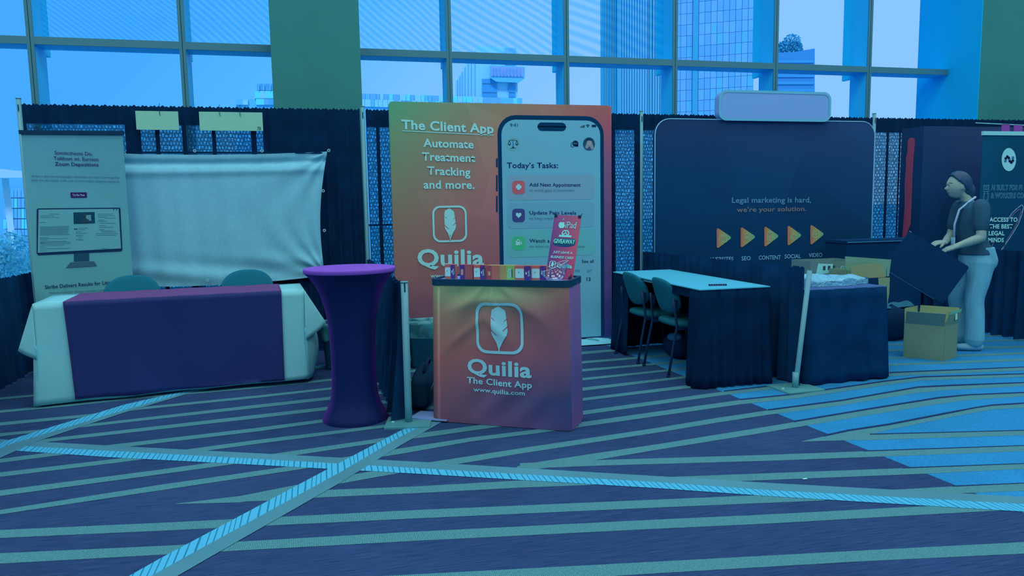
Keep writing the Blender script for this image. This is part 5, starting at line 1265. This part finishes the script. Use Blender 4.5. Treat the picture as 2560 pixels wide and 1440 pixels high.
# side facing the camera runs from the front corner back-left
ey = .32; BHt = .315
def quad(g, P, th=.004, mi=0):
    n = (Vector(P[1])-Vector(P[0])).cross(Vector(P[3])-Vector(P[0])).normalized()*th; g.add([Vector(p) for p in P]+[Vector(p)+n for p in P], [(0, 1, 2, 3), (7, 6, 5, 4), (0, 4, 5, 1), (1, 5, 6, 2), (2, 6, 7, 3), (3, 7, 4, 0)], mi)
A_ = Vector((0, 0, 0)); B_ = Vector((ex, 0, 0)); D_ = Vector((-.06, ey, 0)); C_ = Vector((ex-.06, ey, 0)); U_ = Vector((0, 0, BHt))
g = G()
for a_, b_ in ((A_, B_), (B_, C_), (C_, D_), (D_, A_)): quad(g, [a_, b_, b_+U_, a_+U_])
g.build('box_walls', m_card, t); g = G(); quad(g, [A_, D_, C_, B_]); g.build('box_bottom', m_card, t)
for nm, a_, b_, o_, mm_ in (('flap', D_, A_, Vector((-.05, -.03, .12)), m_cardg), ('flap', A_, B_, Vector((-.0, -.03, .135)), m_card), ('flap', C_, D_, Vector((.06, .03, .13)), m_cardt), ('flap', B_, C_, Vector((.03, .0, .14)), m_cardt)):
    g = G(); dd = (b_-a_)*.02; quad(g, [a_+U_+dd, b_+U_-dd, b_+U_+o_-dd*.5, a_+U_+o_+dd*.5]); g.build(nm, mm_, t)
g = G(); g.add([(.01, -.036, BHt+.132), (ex*.9, -.036, BHt+.134), (ex*.9, -.03, BHt+.108), (.01, -.028, BHt+.105)], [(0, 1, 2, 3)]); g.build('packing_tape', m_tape, t, fix=False)
g = G(); g.obox((ex*.62, -.026, BHt+.075), (.02, 0, 0), (0, .001, .0), (0, 0, .028)); g.build('mark_label', i_bwhite, t)
me = textmesh('GNX', 0); me.transform(Matrix.Translation((.05, -.0015, .16)) @ Matrix.Rotation(pi/2, 4, 'X') @ Matrix.Scale(.055, 4)); me.materials.append(i_mark); link('lettering', me, t)
lf = atan2((A_-D_).y, (A_-D_).x); sm_ = Matrix.Translation(D_) @ Matrix.Rotation(lf, 4, 'Z')
for s_, x_, z_, k_ in (('GNX', .18, .17, .055), ('. T X -', .07, .145, .03), ('MIN 20 KG X 36', .05, .085, .026)):
    me = textmesh(s_, 0); me.transform(sm_ @ Matrix.Translation((x_, -.0015, z_)) @ Matrix.Rotation(pi/2, 4, 'X') @ Matrix.Scale(k_, 4)); me.materials.append(i_mark); link('lettering', me, t)
# low open carton on the black table
q0 = aty(2016, 681, -1.75); q1 = aty(2122, 690, -1.75)
t = thing('low_carton', 'low open carton with a printed white label, behind the bag on the black table', 'box', (max(q0.x, 6.3), -1.80, .752), -.06)
wl = q1.x-max(q0.x, 6.3); g = G(); hh_ = .135
quad(g, [Vector((0, 0, 0)), Vector((wl, 0, 0)), Vector((wl, 0, hh_-.015)), Vector((0, 0, hh_))]); quad(g, [Vector((0, .3, 0)), Vector((0, 0, 0)), Vector((0, 0, hh_)), Vector((0, .3, hh_))]); quad(g, [Vector((wl, 0, 0)), Vector((wl, .3, 0)), Vector((wl, .3, hh_)), Vector((wl, 0, hh_))]); quad(g, [Vector((0, .3, 0)), Vector((wl, .3, 0)), Vector((wl, .3, hh_)), Vector((0, .3, hh_))]); quad(g, [Vector((0, 0, 0)), Vector((wl, 0, 0)), Vector((wl, .3, 0)), Vector((0, .3, 0))])
g.build('box_walls', m_cardg, t); i_lw = ink('label_white', (110, 186, 206))
G().face([(.06, .02), (wl*.50, .015), (wl*.50, .105), (.08, .115)], -.006).build('white_label', i_lw, t, fix=False)
for i in range(3): G().face([(.13+i*.05, .05), (.155+i*.05, .05), (.155+i*.05, .09), (.13+i*.05, .09)], -.0075).build('label_mark', i_mark, t, fix=False)
G().face([(wl*.66, .03), (wl*.94, .03), (wl*.92, .08), (wl*.68, .085)], -.006).build('bar_label', i_lw, t, fix=False)
for i in range(4): G().face([(wl*(.70+.03*i), .05), (wl*(.715+.03*i), .05), (wl*(.715+.03*i), .082), (wl*(.70+.03*i), .082)], -.0075).build('bar_mark', i_mark, t, fix=False)
# tall open carton at the right end of the black table
Y_ = -2.1
P0 = [aty(*p, Y_) for p in ((2113, 641), (2228, 649), (2222, 708), (2117, 704))]
t = thing('open_carton', 'taller open cardboard carton with a flap hanging over the black table edge', 'box', (P0[3].x, Y_, .752), 0)
xx = lambda p: (p.x-P0[3].x, max(.0, p.z-.752)); W3 = P0[1].x-P0[3].x
g = G(); g.prism([xx(P0[3]), (xx(P0[2])[0], 0), xx(P0[1]), xx(P0[0])], 0, .005); g.build('tall_flap', flat('cardboard_flap', (88, 136, 122), k=.5, var=.04, scale=6), t)
Q0 = [xx(aty(*p, Y_-.06)) for p in ((2127, 700), (2127, 667), (2170, 660), (2198, 657), (2206, 668), (2214, 700))]
g = G(); g.prism(Q0, -.065, -.06); g.build('inner_flap', flat('cardboard_warm', (108, 128, 100), k=.5, var=.05, scale=5), t)
g = G(); quad(g, [Vector((0, .24, 0)), Vector((0, 0, 0)), Vector((0, 0, .07)), Vector((0, .24, .07))]); quad(g, [Vector((W3*.9, 0, 0)), Vector((W3*.9, .24, 0)), Vector((W3*.9, .24, .07)), Vector((W3*.9, 0, .07))]); quad(g, [Vector((0, .24, 0)), Vector((W3*.9, .24, 0)), Vector((W3*.9, .24, .07)), Vector((0, .24, .07))]); quad(g, [Vector((0, 0, 0)), Vector((W3*.9, 0, 0)), Vector((W3*.9, .24, 0)), Vector((0, .24, 0))]); g.build('box_walls', m_card, t)
H_ = [xx(aty(*p, Y_-.10)) for p in ((2196, 712), (2224, 712))]; zq = lambda y: aty(2210, y, Y_-.10).z-.752
g = G(); g.prism([(H_[0][0], 0), (H_[0][0]+.01, zq(735)), (H_[0][0]+.035, zq(770)), (H_[1][0]-.02, zq(768)), (H_[1][0], zq(735)), (H_[1][0], 0)], -.10, -.095); g.build('hanging_flap', m_cardt, t)
# plastic bags
m_bag, nt, out = newmat('bag_film'); p = prin(nt, out, .3, .5); p.inputs['Base Color'].default_value = lin((110, 196, 236), .8)
tc = nt.nodes.new('ShaderNodeTexCoord'); no = nt.nodes.new('ShaderNodeTexNoise'); no.inputs['Scale'].default_value = 14; no.inputs['Detail'].default_value = 5; no.inputs['Distortion'].default_value = 2; bu = nt.nodes.new('ShaderNodeBump'); bu.inputs['Strength'].default_value = .9; bu.inputs['Distance'].default_value = .03
L(nt, tc.outputs['Object'], no.inputs[0]); L(nt, no.outputs[0], bu.inputs['Height']); L(nt, bu.outputs[0], p.inputs['Normal'])
def filmbag(label, x, y, z, rx, ry, h, rot, seed):
    random.seed(seed); ph = [random.uniform(0, 6) for _ in range(6)]
    t = thing('plastic_bag', label, 'plastic bag', (x, y, z), rot)
    def fn(u, v):
        a = 2*pi*u; k = (1-v); e = 1+.16*sin(3*a+ph[0])+.10*sin(5*a+ph[1])+.06*sin(9*a+ph[2])
        if v < .5: r = e; zz = h*.7*v*2*(.6+.4*sin(a*2+ph[3])**2)
        else: r = e*(1-v)*2; zz = h*(.7*(.6+.4*sin(a*2+ph[3])**2)*(1-(v-.5)*2)+(v-.5)*2*.85)+.012*sin(a*4+v*9)*(1-v)*2
        return (rx*r*cos(a), ry*r*sin(a), max(0, zz+.006*sin(x*30+a*7+v*20)*min(1, v*4)))
    g = G(); g.grid(fn, 48, 14); g.build('film', m_bag, t); return t
q = atz(2135, 700, .78); filmbag('crumpled clear plastic bag lying at the front of the black table', 6.70, -2.42, .752, .27, .20, .085, -.25, 4)
q = atz(2055, 690, .78); t2 = filmbag('smaller crumpled clear bag by the rail drape on the black table', 6.44, -2.28, .752, .14, .13, .07, .3, 9)

# black covered case along the back of the third booth
q0 = aty(2116, 602, -.85); q1 = aty(2300, 602, -.75)
t = thing('covered_case', 'long black covered display case with a pale top edge, behind the cartons', 'case', (q0.x, -.86, 0), 0)
hc_ = q0.z; wc = 1.0
m_case = flat('case_black', (0, 46, 84))
G().box(0, 0, 0, wc, .35, hc_-.03).build('case_body', m_case, t); G().box(-.01, -.01, hc_-.03, wc+.01, .36, hc_).build('case_lid', m_case, t)
G().box(.0, -.016, hc_-.022, wc, -.010, hc_-.012).build('edge_strip', flat('pale_edge', (40, 110, 150)), t)
# dark bags on the floor by it
t = thing('floor_bag', 'dark slumped bag on the floor behind the open cardboard box', 'bag', (8.35, -1.30, 0), .2)
def fb(u, v):
    a = 2*pi*u; b = pi*v; return (.34*sin(b)**.6*cos(a)*(1+.1*sin(3*a)) if 0 < v < 1 else 0, .20*sin(b)**.6*sin(a) if 0 < v < 1 else 0, .17+.17*cos(b)*(1+.15*sin(2*a)))
g = G(); g.grid(fb, 30, 14); g.build('bag_body', flat('bag_black', (2, 40, 72)), t)
g = G(); g.grid(lambda u, v: (-.20+.42*u, -.10+.16*v, .34+.035*sin(u*14)*sin(pi*v)+.02*v), 22, 6); g.build('bag_opening', flat('bag_lining', (34, 92, 118)), t)

# ------------------------------------------------------------------ person
PX = thing('person', 'person in dark teal T-shirt and pale jeans holding a black panel', 'person', (8.60, -2.0, 0), radians(159))
def weld(me):
    b = bmesh.new(); b.from_mesh(me); bmesh.ops.remove_doubles(b, verts=b.verts, dist=1e-5); bmesh.ops.recalc_face_normals(b, faces=b.faces); b.to_mesh(me); b.free(); return me
def catmull(P, n):
    Q = []
    for i in range(len(P)-1):
        a, b, c, d = P[max(i-1, 0)], P[i], P[i+1], P[min(i+2, len(P)-1)]
        for k in range(n):
            t = k/n; Q.append(tuple(.5*((2*b[m])+(-a[m]+c[m])*t+(2*a[m]-5*b[m]+4*c[m]-d[m])*t*t+(-a[m]+3*b[m]-3*c[m]+d[m])*t**3) for m in range(len(b))))
    Q.append(tuple(P[-1])); return Q
def rings(P, n=28, sub=5, e=1.0):
    """horizontal sections (x, y, z, half depth, half width) lofted into a closed solid"""
    Q = catmull(P, sub); g = G(); vs = []
    for x, y, z, rx, ry in Q:
        for k in range(n):
            a = 2*pi*k/n; c_, s_ = cos(a), sin(a); vs.append((x+rx*math.copysign(abs(c_)**e, c_), y+ry*math.copysign(abs(s_)**e, s_), z))
    m = len(Q); fs = [(i*n+k, i*n+(k+1) % n, (i+1)*n+(k+1) % n, (i+1)*n+k) for i in range(m-1) for k in range(n)]
    fs += [tuple(range(n)), tuple(range((m-1)*n, m*n))]; g.add(vs, fs, 0, True); return weld(g.mesh('r'))
def limb(P, sub=4, n=16):
    """round limb through points (x, y, z, r) with rounded ends"""
    Q = catmull(P, sub); pts = [Vector(q[:3]) for q in Q]; rs = [max(.002, q[3]) for q in Q]
    d0 = (pts[0]-pts[1]).normalized(); d1 = (pts[-1]-pts[-2]).normalized(); r0, r1 = rs[0], rs[-1]
    pts = [pts[0]+d0*r0*.95, pts[0]+d0*r0*.6]+pts+[pts[-1]+d1*r1*.6, pts[-1]+d1*r1*.95]; rs = [r0*.3, r0*.8]+rs+[r1*.8, r1*.3]
    g = G(); g.tube(pts, rs, n); return weld(g.mesh('l'))
def merge(meshes, voxel=None, smooth=0):
    b = bmesh.new()
    for m in meshes: b.from_mesh(m)
    me = bpy.data.meshes.new('mg'); b.to_mesh(me); b.free()
    if voxel:
        o = bpy.data.objects.new('mg', me); COL.objects.link(o); r = o.modifiers.new('r', 'REMESH'); r.mode = 'VOXEL'; r.voxel_size = voxel; r.use_smooth_shade = True
        if smooth: s_ = o.modifiers.new('sm', 'SMOOTH'); s_.factor = .5; s_.iterations = smooth
        bpy.context.view_layer.update(); dg = bpy.context.evaluated_depsgraph_get(); me = bpy.data.meshes.new_from_object(o.evaluated_get(dg)); bpy.data.objects.remove(o)
    me.polygons.foreach_set('use_smooth', [True]*len(me.polygons)); return me
# joints: x forward (screen left), y towards the camera, z up
sho = {1: (.005, .165, 1.36), -1: (.045, -.165, 1.36)}; elb = {1: (.02, .215, 1.08), -1: (.10, -.20, 1.08)}; wri = {1: (.235, .200, 1.000), -1: (.27, .06, 1.035)}
ank = {1: (-.02, .105, .09), -1: (.03, -.10, .09)}
TOR = [(-.05, 0, .84, .125, .165), (-.045, 0, .92, .120, .160), (-.015, 0, 1.02, .100, .132), (.0, 0, 1.12, .108, .138), (.005, 0, 1.24, .122, .160), (.015, 0, 1.33, .105, .165), (.035, 0, 1.385, .075, .105), (.055, 0, 1.42, .056, .060), (.085, 0, 1.47, .052, .052), (.115, 0, 1.52, .055, .050)]
parts = [rings(TOR)]
for s_, kx in ((1, .0), (-1, .06)):
    parts.append(limb([(-.045, s_*.085, .86, .098), (-.03+kx*.5, s_*.092, .68, .078), (.0+kx, s_*.10, .50, .058), (-.015+kx*.8, s_*.102, .36, .055), (-.02+kx*.6, s_*.103, .18, .040), (-.02+kx*.6, s_*.103, .08, .038)]))
    A_, E_, W_2 = sho[s_], elb[s_], wri[s_]; mid = lambda a, b, t: tuple(a[i]+(b[i]-a[i])*t for i in range(3))
    parts.append(limb([A_+(.058,), mid(A_, E_, .45)+(.048,), E_+(.041,)]))
    parts.append(limb([E_+(.041,), mid(E_, W_2, .3)+(.042,), mid(E_, W_2, .75)+(.031,), W_2+(.026,)]))
# head: ellipsoid pushed into a face profile looking to +x
HC = Vector((.150, .0, 1.565)); hd_ = G()
def headf(u, v):
    a = 2*pi*u; b = pi*v; x = sin(b)*cos(a); y = sin(b)*sin(a); z = cos(b)
    X = .096*x; Y = .074*y; Z = .118*z
    if x > 0:
        f = max(0, 1-abs(y)*1.7)
        X *= 1-.06*max(0, z)**2
        if z < -.2: X += .010*f*math.exp(-((z+.80)/.16)**2)       # chin
        X += .026*f*f*math.exp(-((z+.22)/.13)**2)*max(0, x)       # nose
        X -= .007*f*math.exp(-((z-.02)/.09)**2)                   # eye line
        X += .006*f*math.exp(-((z+.50)/.07)**2)                   # lips
        X += .004*f*math.exp(-((z-.22)/.10)**2)                   # brow
    else:
        X *= 1.10
        if z < -.35: X *= .75
    if z < -.3: Y *= 1-.32*(-z-.3)
    return (HC.x+X, HC.y+Y, HC.z+Z)
hd_.grid(headf, 44, 34); parts.append(weld(hd_.mesh('head')))
for s_ in (1, -1):
    e = G(); e.sphere((HC.x-.012, s_*.074, HC.z-.012), (.018, .009, .030), 12, 8); parts.append(weld(e.mesh('ear')))
def hand(w_, d, up, out, s_, spread=1.0):
    """palm and five fingers; d along the hand, up = back of the hand, out = thumb side"""
    W = Vector(w_); d = Vector(d).normalized(); up = Vector(up).normalized(); out = d.cross(up)*s_; up = up
    R = []
    for o_ in (-.026, -.009, .009, .026): R.append(limb([tuple(W-d*.01+out*o_*.55)+(.018,), tuple(W+d*.035+out*o_*.85)+(.0165,), tuple(W+d*.07+out*o_)+(.0135,)], 3, 12))
    for k, (o_, L_) in enumerate(((.030, .070), (.011, .080), (-.009, .076), (-.028, .060))):
        b0 = W+d*.065+out*o_; c1_ = b0+d*L_*.42-up*L_*.10; c2_ = c1_+d*L_*.30-up*L_*.26; c3_ = c2_+d*L_*.10-up*L_*.30
        R.append(limb([tuple(b0)+(.0098,), tuple(c1_)+(.0092,), tuple(c2_)+(.0084,), tuple(c3_)+(.0074,)], 3, 12))
    b0 = W+d*.022+out*.022; c1_ = b0+out*.022+d*.022-up*.012; c2_ = c1_+out*.006+d*.026-up*.016
    R.append(limb([tuple(b0)+(.0125,), tuple(c1_)+(.0108,), tuple(c2_)+(.0085,)], 3, 12))
    return R
parts += hand(wri[1], (.95, -.30, -.38), (.35, .25, .9), None, 1); parts += hand(wri[-1], (.95, .18, -.05), (.1, .3, .95), None, -1)
m_skin, nt, out = newmat('skin'); p = prin(nt, out, .55, .3); p.inputs['Base Color'].default_value = lin((104, 138, 138), .52)
no = nt.nodes.new('ShaderNodeTexNoise'); no.inputs['Scale'].default_value = 14; r_ = ramp(nt, [(.3, lin((96, 132, 136), .52)), (.7, lin((112, 142, 138), .52))]); L(nt, no.outputs[0], r_.inputs[0]); L(nt, r_.outputs[0], p.inputs['Base Color'])
body = merge(parts, .005, 2); body.materials.append(m_skin); link('body', body, PX)
# eyes, brows
for s_ in (1, -1):
    g = G(); g.sphere((HC.x+.077, s_*.030, HC.z+.004), (.010, .012, .009), 12, 8); g.build('eye', flat('eye_white', (110, 160, 170)), PX)
    g = G(); g.sphere((HC.x+.085, s_*.031, HC.z+.004), (.0040, .005, .005), 8, 6); g.build('pupil', m_slot, PX)
    g = G(); g.tube([(HC.x+.086, s_*.012, HC.z+.024), (HC.x+.083, s_*.03, HC.z+.029), (HC.x+.066, s_*.05, HC.z+.022)], .0035, 6); g.build('eyebrow', flat('brow', (20, 50, 70)), PX)
g = G(); g.tube([(HC.x+.080, -.020, HC.z-.058), (HC.x+.090, 0, HC.z-.060), (HC.x+.080, .020, HC.z-.058)], .0035, 6); g.build('mouth', flat('lips', (92, 92, 108)), PX)
# hair: cap combed back into a low knot
m_hair = flat('hair_dark', (16, 54, 82), k=.42, rough=.5, spec=.35, var=.25, scale=60, stretch=(1, 1, 4))
def hairf(u, v):
    a = 2*pi*u; b = pi*v; x = sin(b)*cos(a); y = sin(b)*sin(a); z = cos(b)
    s_ = -x*1.0+z*1.02-.02-.08*abs(y)*(x < .2)
    w_ = min(1, max(0, s_/.10+.5)); k = .80+(.345+.010*sin(a*15+b*4)*(b > .3))*w_
    return (HC.x-.004+.096*x*k*(1.16 if x < 0 else 1.0), HC.y+.076*y*k, HC.z+.004+.119*z*k)
g = G(); g.grid(hairf, 72, 48); g.sphere((HC.x-.108, 0, HC.z-.050), (.050, .056, .070), 22, 16); g.sphere((HC.x-.078, 0, HC.z-.03), (.060, .066, .085), 20, 14)
hm = weld(g.mesh('hair')); hm.materials.append(m_hair); link('hair', hm, PX)
# T-shirt
m_tee = flat('tshirt', (30, 70, 96), k=.5, var=.08, scale=9, bump=.25); sl = lambda a, b, t: tuple(Vector(a).lerp(Vector(b), t))
TS = [(-.045, 0, .915, .150, .180), (-.038, 0, .96, .142, .172), (-.015, 0, 1.03, .122, .152), (.0, 0, 1.12, .124, .152), (.005, 0, 1.24, .138, .172), (.015, 0, 1.34, .120, .172), (.035, 0, 1.395, .086, .115), (.052, 0, 1.418, .072, .078)]
tp_ = [rings(TS)]
for s_ in (1, -1):
    A_, E_ = sho[s_], elb[s_]; tp_.append(limb([tuple(Vector(A_)-Vector((0, .014*s_, -.004)))+(.075,), mid(A_, E_, .25)+(.072,), mid(A_, E_, .62)+(.064,)]))
ts = merge(tp_, .007, 2)
ts.materials.append(m_tee); link('tshirt', ts, PX)
# jeans
m_jean = flat('pale_denim', (76, 144, 172), k=.5, var=.12, scale=11, bump=.35, stretch=(1, 1, .35)); m_jd = flat('denim_seam', (52, 112, 146))
jp = [rings([(-.05, 0, .985, .138, .165), (-.055, 0, .94, .146, .172), (-.065, 0, .86, .160, .178), (-.06, 0, .80, .150, .176), (-.05, 0, .76, .12, .16)])]
for s_, kx in ((1, .0), (-1, .06)):
    jp.append(limb([(-.055, s_*.085, .84, .112), (-.035+kx*.5, s_*.092, .68, .100), (-.005+kx, s_*.10, .50, .082), (-.015+kx*.8, s_*.102, .36, .080), (-.02+kx*.6, s_*.103, .20, .082), (-.018+kx*.6, s_*.103, .11, .086)]))
js = merge(jp, .008, 2)
js.materials.append(m_jean); link('jeans', js, PX)
g = G(); g.add([(-.16, .10, .86), (-.09, .165, .86), (-.095, .17, .76), (-.165, .105, .765)], [(0, 1, 2, 3)]); g.build('pocket', m_jd, PX)
m_shoe = flat('shoe', (84, 140, 164)); 
for s_ in (1, -1):
    ax_, ay_ = ank[s_][0], ank[s_][1]; g = G()
    g.grid(lambda u, v, ax_=ax_, ay_=ay_: (ax_+.045+.125*(-cos(pi*v)), ay_+.043*sin(pi*v)**.45*cos(2*pi*u) if 0 < v < 1 else ay_, max(.0, .038+(.042-.012*v)*sin(2*pi*u)*(sin(pi*v)**.4 if 0 < v < 1 else 0))), 20, 16); g.build('shoe', m_shoe, PX)
g = G(); g.tube([(.05, -.075, 1.42), (.0, -.02, 1.455), (.0, .03, 1.455), (.06, .075, 1.425), (.155, .07, 1.34), (.178, .04, 1.20), (.17, .03, 1.08)], .010, 8); g.build('lanyard', flat('lanyard_pale', (120, 160, 206)), PX)
G().obox((.180, .03, 1.03), (.004, 0, 0), (0, .035, 0), (0, 0, .05)).build('badge', flat('badge_pale', (110, 160, 190)), PX)
me = textmesh('L', .03); me.transform(Matrix.Translation((.165, .075, 1.26)) @ Matrix.Rotation(radians(60), 4, 'Z') @ Matrix.Rotation(pi/2, 4, 'X') @ Matrix.Scale(.05, 4)); me.materials.append(i_white); link('shirt_print', me, PX)
# black panel in the hands: a real flat board held slanted at her near side
PM = wmat(PX); I = PM.inverted(); o = I @ CAM
def pl_(px, py, y): d = I.to_3x3() @ ray(px, py); return o+d*((y-o.y)/d.y)
pa, pb_, pc_, pd = (pl_(*p, .24) for p in ((2274, 578), (2421, 667), (2372, 768), (2233, 688)))
ux = (pb_-pa); ux.y = 0; wpx = ux.length; ux.normalize(); hz = (pd-pa).length; an = atan2(ux.z, ux.x)
uz = Vector((-ux.z, 0, ux.x)); hh2 = ((pd-pa).dot(uz)+(pc_-pb_).dot(uz))/2; sgn = 1 if hh2 > 0 else -1; hh2 = abs(hh2)
# board frame: origin at far corner pa, x along the top edge, z along the short side
Mx = Matrix(((ux.x, 0, uz.x*sgn, pa.x), (0, 1, 0, .225), (ux.z, 0, uz.z*sgn, pa.z), (0, 0, 0, 1)))
bd = thing('display_panel', 'flat black panel held slanted in the hands of the person', 'panel', mat4=PM @ Mx)
m_bd = flat('panel_black', (0, 42, 78), rough=.6)
g = G(); g.prism(rrect(0, 0, wpx, hh2, .022), 0, .035); g.build('board', m_bd, bd)
g = G(); g.box(.0, .002, -.003, wpx*.40, .014, .0); g.build('edge_trim', flat('edge_lilac', (130, 160, 226)), bd)
g = G(); g.box(wpx*.05, .022, hh2, wpx*.86, .033, hh2+.004); g.build('edge_trim', flat('edge_blue', (50, 110, 150)), bd)
# small pale base plate by the far rail
q = atz(2445, 829, 0)
t = thing('floor_plate', 'small pale metal plate on the floor behind the person at the rail drape', 'base plate', (q.x-.05, q.y, 0), 0); G().box(-.09, -.06, 0, .05, .06, .012).build('plate', m_plate, t)
# scrap of paper on the carpet
q = atz(2012, 1199, 0); o_ = G().box(-.012, -.006, .004, .012, .006, .005).build('paper_scrap', i_white); o_.location = (q.x, q.y, 0); tag(o_, 'tiny white scrap of paper on the dark carpet at the right', 'scrap')
